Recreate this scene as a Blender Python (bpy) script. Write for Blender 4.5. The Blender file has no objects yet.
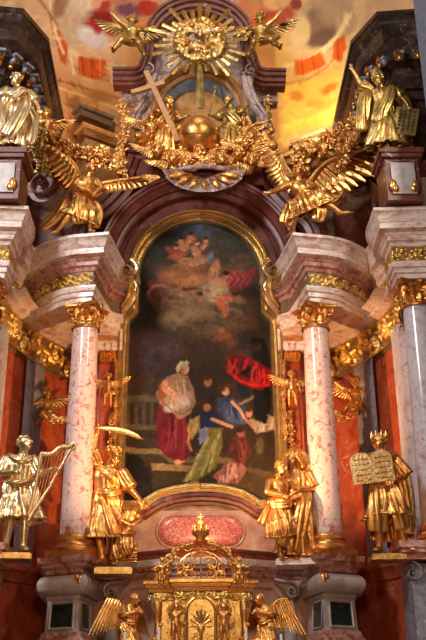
import bpy, math, random
import numpy as np
from mathutils import Vector, Matrix, noise
random.seed(7)
PI = math.pi
sc = bpy.context.scene
col = sc.collection
V = Vector

# ------------------------------------------------------------------ camera
F = 900.0
CAM = V((-0.18, 0, 0))
YAW, PITCH, ROLL = math.radians(1.4985), math.radians(22.5916), math.radians(-0.5087)
RC = Matrix.Rotation(-YAW, 3, 'Z') @ Matrix.Rotation(PI/2 + PITCH, 3, 'X') @ Matrix.Rotation(ROLL, 3, 'Z')
RCi = RC.transposed()
cam = bpy.data.cameras.new('camera'); camo = bpy.data.objects.new('camera', cam); col.objects.link(camo)
camo.matrix_world = Matrix.Translation(CAM) @ RC.to_4x4()
cam.sensor_fit = 'VERTICAL'; cam.sensor_height = 24; cam.lens = F/640*24
cam.clip_end = 200
sc.camera = camo
def at(px, py, Y):
    d = RC @ V(((px-213)/F, (320-py)/F, -1)); return CAM + d*(Y/d.y)
def proj(p):
    q = RCi @ (V(p)-CAM); return 213+F*q.x/-q.z, 320-F*q.y/-q.z

# ------------------------------------------------------------------ materials
def newmat(name):
    m = bpy.data.materials.new(name); m.use_nodes = True
    nt = m.node_tree; b = nt.nodes['Principled BSDF']
    return m, nt, b
def node(nt, t, **k):
    n = nt.nodes.new(t)
    for a, v in k.items():
        if a in n.inputs.keys(): n.inputs[a].default_value = v
        else: setattr(n, a, v)
    return n
def ramp(nt, fac, stops, interp='LINEAR'):
    r = nt.nodes.new('ShaderNodeValToRGB'); r.color_ramp.interpolation = interp
    e = r.color_ramp.elements
    while len(e) > 1: e.remove(e[-1])
    e[0].position = stops[0][0]; e[0].color = (*stops[0][1], 1)
    for p, c in stops[1:]:
        x = e.new(p); x.color = (*c, 1)
    nt.links.new(fac, r.inputs[0]); return r.outputs[0]
def marble(name, stops, scale=2.5, vein=None, vscale=2.0, rough=.25, vw=.03, seed=0, detail=6, stretch=(1,1,1)):
    m, nt, b = newmat(name); L = nt.links.new
    tc = node(nt, 'ShaderNodeTexCoord'); mp = node(nt, 'ShaderNodeMapping'); L(tc.outputs['Object'], mp.inputs[0])
    mp.inputs['Location'].default_value = (seed*3.1, seed*1.7, seed); mp.inputs['Scale'].default_value = stretch
    n1 = node(nt, 'ShaderNodeTexNoise', Scale=scale, Detail=float(detail), Roughness=.62, Distortion=1.2); L(mp.outputs[0], n1.inputs['Vector'])
    c = ramp(nt, n1.outputs['Fac'], stops)
    if vein:
        nd = node(nt, 'ShaderNodeTexNoise', Scale=vscale, Detail=5.0, Distortion=.6); L(mp.outputs[0], nd.inputs['Vector'])
        vm = node(nt, 'ShaderNodeMath', operation='SUBTRACT'); L(nd.outputs['Fac'], vm.inputs[0]); vm.inputs[1].default_value = .5
        va = node(nt, 'ShaderNodeMath', operation='ABSOLUTE'); L(vm.outputs[0], va.inputs[0])
        f = ramp(nt, va.outputs[0], [(0, (1,1,1)), (vw, (0,0,0))])
        mk = node(nt, 'ShaderNodeTexNoise', Scale=vscale*.7, Detail=2.0); L(tc.outputs['Object'], mk.inputs['Vector'])
        f2 = ramp(nt, mk.outputs['Fac'], [(.5, (0,0,0)), (.62, (1,1,1))])
        mu = node(nt, 'ShaderNodeMath', operation='MULTIPLY'); L(f, mu.inputs[0]); L(f2, mu.inputs[1])
        mx = node(nt, 'ShaderNodeMixRGB'); L(mu.outputs[0], mx.inputs[0]); L(c, mx.inputs[1]); mx.inputs[2].default_value = (*vein, 1)
        c = mx.outputs[0]
    L(c, b.inputs['Base Color']); b.inputs['Roughness'].default_value = rough
    return m
def gold(name, c1, c2, rough=.3, bump=.35, bscale=28.):
    m, nt, b = newmat(name); L = nt.links.new
    tc = node(nt, 'ShaderNodeTexCoord')
    n1 = node(nt, 'ShaderNodeTexNoise', Scale=6.0, Detail=4.0); L(tc.outputs['Object'], n1.inputs['Vector'])
    L(ramp(nt, n1.outputs['Fac'], [(.35, c1), (.65, c2)]), b.inputs['Base Color'])
    b.inputs['Metallic'].default_value = .92; b.inputs['Roughness'].default_value = rough
    n2 = node(nt, 'ShaderNodeTexNoise', Scale=bscale, Detail=3.0); L(tc.outputs['Object'], n2.inputs['Vector'])
    bp = node(nt, 'ShaderNodeBump', Strength=bump, Distance=.02); L(n2.outputs['Fac'], bp.inputs['Height']); L(bp.outputs[0], b.inputs['Normal'])
    return m
def plain(name, c, rough=.6, metal=0.):
    m, nt, b = newmat(name)
    tc = node(nt, 'ShaderNodeTexCoord'); n1 = node(nt, 'ShaderNodeTexNoise', Scale=8.0, Detail=4.0); nt.links.new(tc.outputs['Object'], n1.inputs['Vector'])
    a = tuple(x*.8 for x in c); d = tuple(min(1, x*1.15) for x in c)
    nt.links.new(ramp(nt, n1.outputs['Fac'], [(.3, a), (.7, d)]), b.inputs['Base Color'])
    b.inputs['Roughness'].default_value = rough; b.inputs['Metallic'].default_value = metal; return m
def paintmat(name, rough=.5):
    m, nt, b = newmat(name); a = node(nt, 'ShaderNodeVertexColor'); a.layer_name = 'paint'
    nt.links.new(a.outputs[0], b.inputs['Base Color']); b.inputs['Roughness'].default_value = rough; b.inputs['Specular IOR Level'].default_value = .12; return m
M = dict(
 shaft=marble('pink_mottled_marble', [(.32,(.46,.10,.07)),(.41,(.66,.30,.24)),(.47,(.78,.58,.51)),(.58,(.72,.60,.57)),(.68,(.62,.36,.31)),(.78,(.5,.16,.12))], 6.5, (.40,.10,.08), 9, .16, .012, 0, 12),
 shaft_grey=marble('grey_pink_marble', [(.3,(.40,.27,.27)),(.45,(.60,.55,.57)),(.6,(.68,.64,.66)),(.75,(.48,.33,.33))], 4, (.3,.12,.12), 5, .18, .02, 2),
 cornice=marble('pale_pink_marble', [(.32,(.46,.20,.14)),(.42,(.68,.46,.38)),(.54,(.86,.76,.68)),(.66,(.70,.50,.42)),(.78,(.5,.24,.18))], 2.6, (.30,.10,.10), 5, .3, .02, 4, 9, stretch=(1,1,2.5)),
 pinkred=marble('dusky_red_marble', [(.3,(.24,.055,.04)),(.45,(.42,.15,.11)),(.56,(.62,.38,.32)),(.7,(.36,.12,.09))], 5, (.65,.5,.45), 5, .3, .015, 5),
 panel=marble('rust_red_marble', [(.3,(.26,.04,.016)),(.5,(.40,.075,.028)),(.7,(.50,.13,.06))], 2.2, (.55,.30,.22), 2, .2, .006, 6),
 brown=marble('red_brown_marble', [(.3,(.085,.018,.012)),(.5,(.155,.038,.024)),(.7,(.23,.08,.055))], 3, (.62,.5,.45), 1.6, .38, .008, 7),
 violet=marble('violet_grey_marble', [(.32,(.15,.06,.05)),(.46,(.27,.15,.13)),(.55,(.52,.42,.38)),(.62,(.30,.17,.14)),(.75,(.18,.07,.06))], 3.5, (.55,.42,.38), 3, .35, .02, 8),
 bluegrey=marble('blue_grey_marble', [(.3,(.12,.12,.16)),(.5,(.25,.25,.31)),(.7,(.36,.35,.40))], 4, (.5,.5,.55), 3, .22, .01, 9),
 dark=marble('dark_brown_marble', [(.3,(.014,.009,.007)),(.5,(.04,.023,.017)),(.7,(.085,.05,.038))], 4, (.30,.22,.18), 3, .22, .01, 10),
 green=marble('dark_green_marble', [(.3,(.006,.012,.010)),(.6,(.02,.035,.03))], 5, (.1,.13,.12), 4, .12, .01, 11),
 stone=marble('pink_beige_marble', [(.3,(.42,.20,.13)),(.5,(.55,.32,.23)),(.7,(.62,.44,.34))], 2.5, (.32,.14,.1), 3, .25, .01, 12),
 grey=marble('warm_grey_marble', [(.3,(.34,.28,.26)),(.5,(.52,.46,.43)),(.7,(.64,.58,.55))], 3, (.2,.1,.1), 3, .3, .01, 13),
 speck=marble('speckled_red_marble', [(.35,(.48,.07,.05)),(.5,(.62,.15,.11)),(.62,(.75,.42,.36))], 26, None, 3, .25, .01, 14, 3),
 gold=gold('burnished_gold', (.66,.30,.075), (.92,.52,.17), .34),
 oldgold=gold('old_gold', (.42,.26,.07), (.76,.52,.19), .36),
 palegold=gold('pale_gold', (.78,.52,.24), (.98,.80,.50), .33),
 reliefgold=gold('relief_gold', (.70,.42,.10), (.98,.70,.22), .3, .6, 45.),
 framegold=gold('frame_gold', (.86,.60,.25), (.98,.80,.45), .24, .12, 12.),
 bronze=marble('brown_gilt_ground', [(.3,(.10,.055,.03)),(.6,(.26,.16,.08)),(.8,(.16,.09,.05))], 9, None, 3, .4, .01, 16),
 wood=marble('gilded_wood', [(.3,(.42,.20,.08)),(.6,(.62,.34,.14))], 5, None, 3, .4, .01, 15),
 skyblue=plain('blue_grey_plaster', (.24,.30,.38), .6),
 amber=plain('amber_plaster', (.58,.30,.10), .45),
 bluewall=plain('blue_grey_wall', (.15,.19,.25), .7),
 white=plain('white_wax', (.8,.78,.7), .4),
 ink=plain('black_paint', (.02,.02,.02), .5),
 paint=paintmat('oil_paint', .42), fresco=paintmat('fresco_paint', .8))

# ------------------------------------------------------------------ mesh helpers
class MB:
    def __init__(s): s.v = []; s.f = []; s.mi = []; s.cur = 0
    def add(s, vs, fs):
        o = len(s.v); s.v += [tuple(p) for p in vs]
        s.f += [tuple(i+o for i in f) for f in fs]; s.mi += [s.cur]*len(fs)
    def grid(s, rows, closed_u=False, closed_v=False, caps=False):
        n = len(rows); m = len(rows[0]); vs = [p for r in rows for p in r]; fs = []
        for i in range(n if closed_v else n-1):
            for j in range(m if closed_u else m-1):
                a = i*m+j; b = i*m+(j+1) % m; c = ((i+1) % n)*m+(j+1) % m; d = ((i+1) % n)*m+j
                fs.append((a, b, c, d))
        if caps and closed_u:
            fs.append(tuple(reversed(range(m)))); fs.append(tuple((n-1)*m+j for j in range(m)))
        s.add(vs, fs)
    def lathe(s, prof, c=(0,0,0), n=32, sx=1, sy=1, a0=0, a1=2*PI):
        full = abs(a1-a0-2*PI) < 1e-4; k = n if full else n+1
        rows = [[(c[0]+r*sx*math.cos(a0+(a1-a0)*j/n), c[1]+r*sy*math.sin(a0+(a1-a0)*j/n), c[2]+z) for j in range(k)] for r, z in prof]
        s.grid(rows, closed_u=full)
    def box(s, c, d, rz=0):
        x, y, z = d[0]/2, d[1]/2, d[2]/2; R = Matrix.Rotation(rz, 3, 'Z'); c = V(c)
        vs = [c+R @ V((i*x, j*y, k*z)) for k in (-1,1) for j in (-1,1) for i in (-1,1)]
        s.add(vs, [(0,2,3,1),(4,5,7,6),(0,1,5,4),(2,6,7,3),(0,4,6,2),(1,3,7,5)])
    def ell(s, c, r, R=None, n=14, m=9):
        c = V(c); R = R or Matrix.Identity(3)
        if not hasattr(r, '__len__'): r = (r, r, r)
        rows = []
        for i in range(m+1):
            t = PI*i/m; t = min(max(t, .02), PI-.02)
            rows.append([c+R @ V((r[0]*math.sin(t)*math.cos(2*PI*j/n), r[1]*math.sin(t)*math.sin(2*PI*j/n), -r[2]*math.cos(t))) for j in range(n)])
        s.grid(rows, closed_u=True, caps=True)
    def tube(s, pts, rad, n=10, flat=None, ripple=0, k=3, twist=0., closed=False):
        pts = [V(p) for p in pts]; N = len(pts)
        if not hasattr(rad, '__len__'): rad = [rad]*N
        up = None; rows = []
        for i, p in enumerate(pts):
            t = (pts[min(i+1, N-1)]-pts[max(i-1, 0)])
            if t.length < 1e-7: t = V((0,0,1))
            t.normalize()
            if up is None:
                up = V((0,-1,0)) if abs(t.y) < .8 else V((0,0,1))
            u = up - t*up.dot(t); u.normalize(); up = u; w = t.cross(u)
            row = []
            for j in range(n):
                a = 2*PI*j/n
                r = rad[i]*(1+ripple*(abs(math.sin(k*a/2+twist*i))*2-1.2)) if ripple else rad[i]
                fl = flat if flat else 1
                row.append(p+u*(math.cos(a)*r*fl)+w*(math.sin(a)*r))
            rows.append(row)
        s.grid(rows, closed_u=True, caps=not closed, closed_v=closed)
    def cap(s, a, b, r0, r1, n=12):
        a = V(a); b = V(b); d = b-a; L = d.length
        if L < 1e-6: s.ell(a, r0); return
        d.normalize()
        P = [a-d*r0*.98, a-d*r0*.7, a]; R = [r0*.15, r0*.71, r0]
        for q in (.33, .66): P.append(a.lerp(b, q)); R.append(r0+(r1-r0)*q)
        P += [b, b+d*r1*.7, b+d*r1*.98]; R += [r1, r1*.71, r1*.15]
        s.tube(P, R, n)
    def build(s, name, mat, parent=None, ang=40, remesh=None, xf=None, smooth_it=0):
        me = bpy.data.meshes.new(name)
        me.from_pydata(s.v, [], s.f); me.validate()
        mats = mat if isinstance(mat, (list, tuple)) else [mat]
        for m in mats: me.materials.append(m)
        if len(mats) > 1 and len(me.polygons) == len(s.mi): me.polygons.foreach_set('material_index', s.mi)
        ob = bpy.data.objects.new(name, me); col.objects.link(ob)
        if remesh:
            md = ob.modifiers.new('r', 'REMESH'); md.mode = 'VOXEL'; md.voxel_size = remesh
            if smooth_it:
                ms = ob.modifiers.new('s', 'SMOOTH'); ms.factor = .5; ms.iterations = smooth_it
            dg = bpy.context.evaluated_depsgraph_get()
            me2 = bpy.data.meshes.new_from_object(ob.evaluated_get(dg)); ob.modifiers.clear(); ob.data = me2
            bpy.data.meshes.remove(me); me = me2; me.name = name
            if not me.materials:
                for m in mats: me.materials.append(m)
        if xf is not None: me.transform(xf)
        me.polygons.foreach_set('use_smooth', [True]*len(me.polygons))
        if ang and not remesh: me.set_sharp_from_angle(angle=math.radians(ang))
        me.update()
        if parent: ob.parent = parent
        return ob
def struct(ob, label=None):
    ob['kind'] = 'structure'
    if label: ob['label'] = label
    return ob
def tag(ob, label, cat, group=None):
    ob['label'] = label; ob['category'] = cat
    if group: ob['group'] = group
    return ob
def thing(name, label, cat, loc=(0,0,0), rz=0, group=None):
    o = bpy.data.objects.new(name, None); col.objects.link(o); o.location = loc; o.rotation_euler = (0,0,rz)
    o.empty_display_size = .2
    return tag(o, label, cat, group)
def dup(o, parent=None, loc=None, rot=None, scl=None):
    c = o.copy(); col.objects.link(c)
    if parent: c.parent = parent
    if loc is not None: c.location = loc
    if rot is not None: c.rotation_euler = rot
    if scl is not None: c.scale = scl
    return c
def duptree(o, parent=None):
    c = o.copy(); col.objects.link(c); c.parent = parent
    for ch in list(o.children): duptree(ch, c)
    return c
def crom(pts, n=8):
    P = [V(p) for p in pts]; P = [P[0]*2-P[1]]+P+[P[-1]*2-P[-2]]; out = []
    for i in range(1, len(P)-2):
        for k in range(n):
            t = k/n; a, b, c, d = P[i-1:i+3]
            out.append(.5*((2*b)+(c-a)*t+(2*a-5*b+4*c-d)*t*t+(3*b-a-3*c+d)*t**3))
    out.append(P[-2]); return out
def offpath(path, off):
    """offset a 2D polyline to the right of its direction with mitred corners"""
    P = [V((p[0], p[1])) for p in path]; out = []
    for i, p in enumerate(P):
        ns = []
        if i > 0: d = (p-P[i-1]).normalized(); ns.append(V((d.y, -d.x)))
        if i < len(P)-1: d = (P[i+1]-p).normalized(); ns.append(V((d.y, -d.x)))
        n = sum(ns, V((0,0))); n.normalize(); c = max(.45, n.dot(ns[0]))
        out.append(p+n*(off/c))
    return out
def sweep(mb, path, prof, s=1, plane='xy'):
    rows = []
    for off, z in prof:
        q = offpath(path, off)
        if plane == 'xy': rows.append([(s*p.x, p.y, z) for p in q])
        else: rows.append([(s*p.x, z, p.y) for p in q])
    mb.grid(rows)
def flatcap(mb, path, off, z, back, s=1):
    q = [(s*p.x, p.y, z) for p in offpath(path, off)]+[(s*x, y, z) for x, y in back]
    mb.add(q, [tuple(range(len(q)))])
def relief(t, v, per=1.0):
    """scroll ornament height 0..1 at run t (in band heights) and v 0..1"""
    k = round(t/per); dx = (t-k*per); dy = (v-.5-.10*(1 if k % 2 else -1))
    r = math.hypot(dx, dy); th = math.atan2(dy, dx)*(1 if k % 2 else -1)
    h = max(0, .25+math.cos(2*th-r*13))*max(0, 1-(r/.66)**4)*(.75+.25*math.cos(r*40))
    h = max(h, 1.1*math.exp(-(r/.12)**2))
    e = abs((t/per) % 1-.5)*per
    h = max(h, .9*math.exp(-(e/.07)**2)*(.5+.5*math.cos((v-.5)*14)) if abs(v-.5) < .42 else 0)
    return h
def ornament(mb, path, z0, z1, off, depth, s=1, per=1.0, step=.018, thr=.22, rim=False):
    P = offpath(path, off); N = offpath(path, off+1.0)
    H = z1-z0; run = 0; rows = []; hs = []
    pts = []
    for i in range(len(P)-1):
        L = (P[i+1]-P[i]).length; n = max(1, int(L/step))
        for k in range(n):
            f = k/n; p = P[i].lerp(P[i+1], f); nn = (N[i].lerp(N[i+1], f)-p).normalized(); pts.append((p, nn, run+L*f))
        run += L
    m = max(6, int(H/step))
    for p, nn, r in pts:
        row = []; hr = []
        for j in range(m+1):
            v = j/m; h = relief(r/H, v, per)
            if rim and (v < .08 or v > .92): h = .8
            q = p+nn*(depth*h); row.append((s*q.x, q.y, z0+H*v)); hr.append(h)
        rows.append(row); hs.append(hr)
    vs = [p for r in rows for p in r]; fs = []
    for i in range(len(rows)-1):
        for j in range(m):
            if (hs[i][j]+hs[i+1][j]+hs[i][j+1]+hs[i+1][j+1])/4 > thr:
                a = i*(m+1)+j; fs.append((a, a+1, a+m+2, a+m+1))
    mb.add(vs, fs)
def spiral(mb, R, turns, width, thick=.22, k=.19, y0=0, sgn=1, a0=PI/2, cx=0, cz=0, tail=None, n=22):
    """scroll band in the local XZ plane, extruded along Y by width"""
    N = int(turns*n); pts = []
    if tail:
        for t in tail: pts.append((t[0], t[1], R*thick))
    for i in range(N+1):
        th = 2*PI*i/n; r = R*math.exp(-k*th)
        a = a0+sgn*th; pts.append((cx+r*math.cos(a), cz+r*math.sin(a), max(r*thick, R*.05)))
    rows = []
    for i, (x, z, w) in enumerate(pts):
        a, b = pts[max(0, i-1)], pts[min(len(pts)-1, i+1)]
        d = V((b[0]-a[0], b[1]-a[1])); d = d.normalized() if d.length > 0 else V((1,0)); nx, nz = -d.y, d.x
        w *= .5; h = width/2
        sec = [(-w, -h), (-w*.5, -h*1.12), (w*.5, -h*1.12), (w, -h), (w*.45, -h*.8), (w*.45, h*.8), (w, h), (w*.5, h*1.12), (-w*.5, h*1.12), (-w, h), (-w*.45, h*.8), (-w*.45, -h*.8)]
        rows.append([(x+nx*u, y0+v, z+nz*u) for u, v in sec])
    mb.grid(rows, closed_u=True, caps=True)
    mb.ell((cx, y0, cz), (R*.16, width*.6, R*.16))
# ------------------------------------------------------------------ picture frame outline (x, z) right half, bottom centre to top centre
def frame_outline():
    R = [(0,3.52),(.25,3.51),(.5,3.47),(.75,3.40),(.95,3.28),(1.05,3.2),(1.62,3.2),(1.60,7.0),(1.55,7.12),(1.43,7.25),(1.42,8.06)]
    arc = [(1.42*math.cos(a), 8.06+1.42*math.sin(a)) for a in [PI/2*k/16 for k in range(1, 17)]]
    R = R+arc
    return R+[(-x, z) for x, z in reversed(R[1:-1])]+[(0,3.52)]
FO = frame_outline()
def inside(poly, x, y):
    c = False; j = len(poly)-1
    for i in range(len(poly)):
        xi, yi = poly[i]; xj, yj = poly[j]
        if (yi > y) != (yj > y) and x < (xj-xi)*(y-yi)/(yj-yi)+xi: c = not c
        j = i
    return c
SIDE = {-1: 'left', 1: 'right'}

# floor and nave
mb = MB(); mb.box((0, 8, -1.65), (14, 26, .1)); struct(mb.build('floor', M['stone']))
# steps and altar base below the frame
mb = MB(); mb.box((0, 15.9, -1.4), (6.8, 3.6, .4)); mb.box((0, 14.3, -1.45), (4.4, 2.2, .3)); struct(mb.build('trim_1', M['grey']))
# back wall behind the retable
mb = MB(); mb.box((0, 17.45, 5.3), (4.0, .5, 10.2)); struct(mb.build('wall_back', M['violet']))

# ------------------------------------------------------------------ side bays
IN = [(1.60,17.1),(1.64,16.6),(1.84,16.4),(2.02,15.22)] + [tuple(p)[:2] for p in crom([(2.02,15.22,0),(2.35,15.29,0),(2.68,15.48,0),(3.05,15.88,0),(3.35,16.4,0)], 7)[1:]]
OUT = [tuple(p)[:2] for p in crom([(3.62,16.5,0),(3.55,15.7,0),(3.58,15.2,0),(3.44,14.75,0),(3.42,14.2,0)], 7)] + [(5.6, 14.05)]
NW = [tuple(p)[:2] for p in crom([(1.66,16.95,0),(1.98,16.97,0)],1)] + [tuple(p)[:2] for p in crom([(2.0,17.7,0),(2.45,17.95,0),(2.75,17.75,0),(3.1,17.2,0),(3.4,16.5,0),(3.62,15.7,0),(3.68,14.9,0)], 8)] + [(3.70,14.85),(5.6,14.75)]
ARCHI = [(0,6.70),(.0,6.79),(.035,6.80),(.035,6.89),(.07,6.90),(.085,6.97),(.085,7.0),(0,7.02)]
FRZ = [(0.0,7.0),(.02,7.01),(.02,7.30),(.0,7.31)]
BED = [(.0,7.29),(.05,7.31),(.07,7.37),(.12,7.40),(.13,7.47),(.17,7.50),(.18,7.54)]
COR = [(.16,7.53),(.27,7.56),(.27,7.67),(.30,7.70),(.31,7.76),(.36,7.85),(.38,7.86),(.38,7.92),(.0,7.97),(-.6,7.99)]
tn = 2
for s in (-1, 1):
    W = SIDE[s]
    def tr(mbb, mat, nm=None):
        global tn
        o = struct(mbb.build(nm or 'trim_%d' % tn, M[mat] if isinstance(mat, str) else mat)); tn += 0 if nm else 1; return o
    # niche wall
    mb = MB(); sweep(mb, NW, [(0, 1.0), (0, 6.72)], s); tr(mb, 'panel', 'wall_%s' % W)
    # raised panel mouldings & pilasters on the niche wall
    sub = [p for p in NW if 16.35 < p[1] < 17.05 and p[0] > 3]
    mb = MB(); sweep(mb, sub, [(-.02,2.1),(.10,2.1),(.10,6.16),(-.02,6.16)], s)
    for e in (sub[0], sub[-1]): pass
    tr(mb, 'bluegrey')
    sub = [(3.62,15.45),(3.65,14.95)]
    mb = MB(); sweep(mb, sub, [(-.05,2.1),(.10,2.1),(.10,6.16),(-.05,6.16)], s); mb.box((s*3.62,15.2,4.1),(.18,.5,4.1)); tr(mb, 'shaft_grey')
    mb = MB(); mb.box((s*1.85,17.1,4.4),(.5,.2,4.7)); mb.box((s*1.83,16.95,4.3),(.34,.16,4.6)); mb.box((s*1.83,16.86,4.1),(.2,.06,3.2)); tr(mb, 'panel')
    # wall frieze band with gilded scrolls, cornice over it
    band = [p for p in NW if p[1] < 18 and p[0] > 2.0 and p[0] < 3.69]
    mb = MB(); sweep(mb, band, [(0,6.0),(.05,6.02),(.05,6.68),(0,6.68)], s); tr(mb, 'bronze')
    mb = MB(); ornament(mb, band, 6.02, 6.66, .05, .09, s, .62, rim=True, thr=.14); 
    tag(mb.build('gilded_frieze', M['reliefgold'], ang=0), 'gilded scrollwork band on the curved red niche wall, %s of the painting' % W, 'ornament')
    mb = MB(); sweep(mb, band, [(0,6.62),(.08,6.64),(.10,6.68),(.28,6.72),(.3,6.80),(.5,6.84)], s); tr(mb, 'cornice')
    # entablatures
    for nm, P, back in (('inner', IN, [(3.6,17.6),(1.3,17.6)]), ('outer', OUT, [(5.6,17),(3.7,17)])):
        mb = MB(); sweep(mb, P, ARCHI, s); flatcap(mb, P, 0, 6.70, back, s); tr(mb, 'cornice')
        mb = MB(); sweep(mb, P, FRZ, s); tr(mb, 'bronze')
        mb = MB(); sweep(mb, P, BED, s); tr(mb, 'pinkred' if nm == 'inner' else 'cornice')
        mb = MB(); sweep(mb, P, COR, s); flatcap(mb, P, 0, 7.97, back, s); tr(mb, 'cornice')
        q = P[3:] if nm == 'inner' else P
        mb = MB(); ornament(mb, q, 7.02, 7.29, .02, .05, s, .62, .012, thr=.1)
        tag(mb.build('gilded_frieze', M['reliefgold'], ang=0), 'gilded leaf scrolls on the %s entablature, %s of the painting' % ('curved' if nm == 'inner' else 'outermost straight', W), 'ornament')
    # return block of the entablature beside the frame ears
    mb = MB(); mb.box((s*1.85,17.0,6.55),(.6,.5,.45)); tr(mb, 'cornice')

    # ---- upper storey of the side bays: attic block, dark cornice
    mb = MB(); U = [(3.82,16.4),(3.84,14.75),(3.84,14.4),(5.6,14.3)]
    sweep(mb, U, [(0,7.95),(.0,8.05),(-.04,8.12),(-.04,8.85),(0,8.9)], s); tr(mb, 'grey')
    mb = MB(); sweep(mb, U, [(.0,8.88),(.06,8.92),(.08,9.0),(.16,9.05),(.16,9.14),(-.9,9.15)], s); tr(mb, 'brown')
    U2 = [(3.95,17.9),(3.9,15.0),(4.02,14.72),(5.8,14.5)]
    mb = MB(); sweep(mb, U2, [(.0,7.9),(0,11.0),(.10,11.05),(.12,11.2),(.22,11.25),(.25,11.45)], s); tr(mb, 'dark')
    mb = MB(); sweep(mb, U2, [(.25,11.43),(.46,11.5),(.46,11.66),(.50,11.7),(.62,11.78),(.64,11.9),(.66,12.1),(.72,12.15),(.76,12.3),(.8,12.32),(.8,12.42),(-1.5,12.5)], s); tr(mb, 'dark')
    # inner pilaster & capital moulding seen under the dark cornice
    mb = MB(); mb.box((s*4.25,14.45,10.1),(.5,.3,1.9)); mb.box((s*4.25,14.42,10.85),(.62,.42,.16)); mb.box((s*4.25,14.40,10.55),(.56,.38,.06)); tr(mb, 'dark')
# blue-grey pier of the nave at the right edge
x0 = at(425, 100, 13.0).x
mb = MB(); mb.box((x0+.75, 12.6, 6.7),(1.5,.8,16.6)); mb.box((x0+.62, 12.15, 8.2),(1.1,.12,14)); struct(mb.build('wall_nave', M['bluewall']))

# brackets (modillions) under the dark cornice
for s in (-1, 1):
    W = SIDE[s]; P = offpath([(3.85,17.0),(3.85,15.0),(4.02,14.72),(5.2,14.5)], .48)
    first = None; run = 0
    for i in range(3):
        a, b = P[i], P[i+1]; L = (b-a).length; n = max(1, round(L/.33))
        for k in range(n):
            p = a.lerp(b, (k+.5)/n); rz = math.atan2((b-a).y, (b-a).x*s)
            if s < 0: rz = math.atan2((b-a).y, -(b-a).x)
            if first is None:
                t = thing('cornice_bracket', '', 'bracket'); 
                g = MB(); spiral(g, .10, 1.6, .14, .35, y0=-.06); g.ell((0,-.12,-.11),(.05,.05,.06)); o = g.build('scroll', M['gold'], t)
                g = MB(); g.box((0,0,.06),(.2,.2,.06)); g.ell((.05,-.03,-.02),(.05,.07,.07)); g.build('block', M['bluegrey'], t); first = t
                c = t
            else: c = duptree(first)
            c.location = (s*p.x, p.y, 11.52); c.rotation_euler = (0,0,rz)
            tag(c, 'small gilded scroll bracket in the row under the dark marble cornice at upper %s' % W, 'bracket', 'brackets under the %s dark cornice' % W)

# ------------------------------------------------------------------ columns
def leaf_mesh(w=.12, h=.24, curl=.09, mat='gold'):
    g = MB(); rows = []
    for j in range(11):
        t = j/10
        wd = w*(math.sin(PI*min(1, t*.82+.22))**.7)*(1+.22*math.cos(t*PI*8)) if t < 1 else w*.25
        yy = -.01-.02*t-curl*max(0, t-.55)**2*6; zz = h*(t if t < .86 else .86-(t-.86)*.9)
        rows.append([(wd*u, yy-.02*math.cos(u*PI*1.5)+.018*abs(u), zz) for u in (-1,-.66,-.33,0,.33,.66,1)])
    g.grid(rows); g.grid([[(x, y+.015, z) for x, y, z in r] for r in reversed(rows)])
    return g
def capital(parent, r, h, z):
    """composite capital: bell, two rows of leaves, corner scrolls, slab"""
    c = MB(); c.lathe([(r*1.12,-.03),(r*1.16,0),(r*1.1,.03),(r*.96,.04),(r*.95,h*.5),(r*1.1,h*.75),(r*1.25,h*.84)], n=32)
    cap = c.build('capital', M['gold'], parent); cap.location = (0,0,z)
    lf = None
    for row, (zz, sc_, off) in enumerate(((.03, 1., 0), (h*.30, 1.1, .5))):
        for k in range(8):
            a = (k+off)*PI/4
            if lf is None: lf = leaf_mesh(r*.42, h*.5, .06).build('leaf', M['gold'], cap); o = lf
            else: o = dup(lf, cap)
            o.location = (r*1.0*math.sin(a), -r*1.0*math.cos(a), zz); o.rotation_euler = (.12,0,a); o.scale = (sc_,sc_,sc_)
    vo = None
    for k in range(4):
        a = PI/4+k*PI/2
        for q in (-.16, .16):
            if vo is None: g = MB(); spiral(g, h*.24, 1.7, .07, .3, a0=PI*.75, tail=[(-h*.5, h*.12)]); vo = g.build('volute', M['gold'], cap); o = vo
            else: o = dup(vo, cap)
            o.location = (math.cos(a)*r*1.35, math.sin(a)*r*1.35, h*.68); o.rotation_euler = (0,0,a+q)
    rows = []
    for zz, e in ((h*.84,1.0),(h*.88,1.06),(h*.93,1.06),(h*.95,1.14),(h*1.0,1.16)):
        ring = []
        for k in range(4):
            for u in (-1,-.9,-.6,-.3,0,.3,.6,.9):
                d = r*1.25*e*(.80+.20*u*u); ww = r*1.25*e*u*.98
                a = k*PI/2; ring.append((math.cos(a)*d-math.sin(a)*ww, math.sin(a)*d+math.cos(a)*ww, zz))
        rows.append(ring)
    g = MB(); g.grid(rows, closed_u=True, caps=True); g.build('abacus', M['gold'], cap)
    g = MB()
    for k in range(4):
        a = k*PI/2; x, y = math.cos(a)*r*1.3, math.sin(a)*r*1.3
        for j in range(6): b = j*PI/3; g.ell((x-math.sin(a)*.03*math.cos(b), y+math.cos(a)*.03*math.cos(b), h*.9+.03*math.sin(b)), .022, n=8, m=5)
        g.ell((x, y, h*.9), .025, n=8, m=5)
    g.build('rosette', M['gold'], cap)
    return cap
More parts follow.
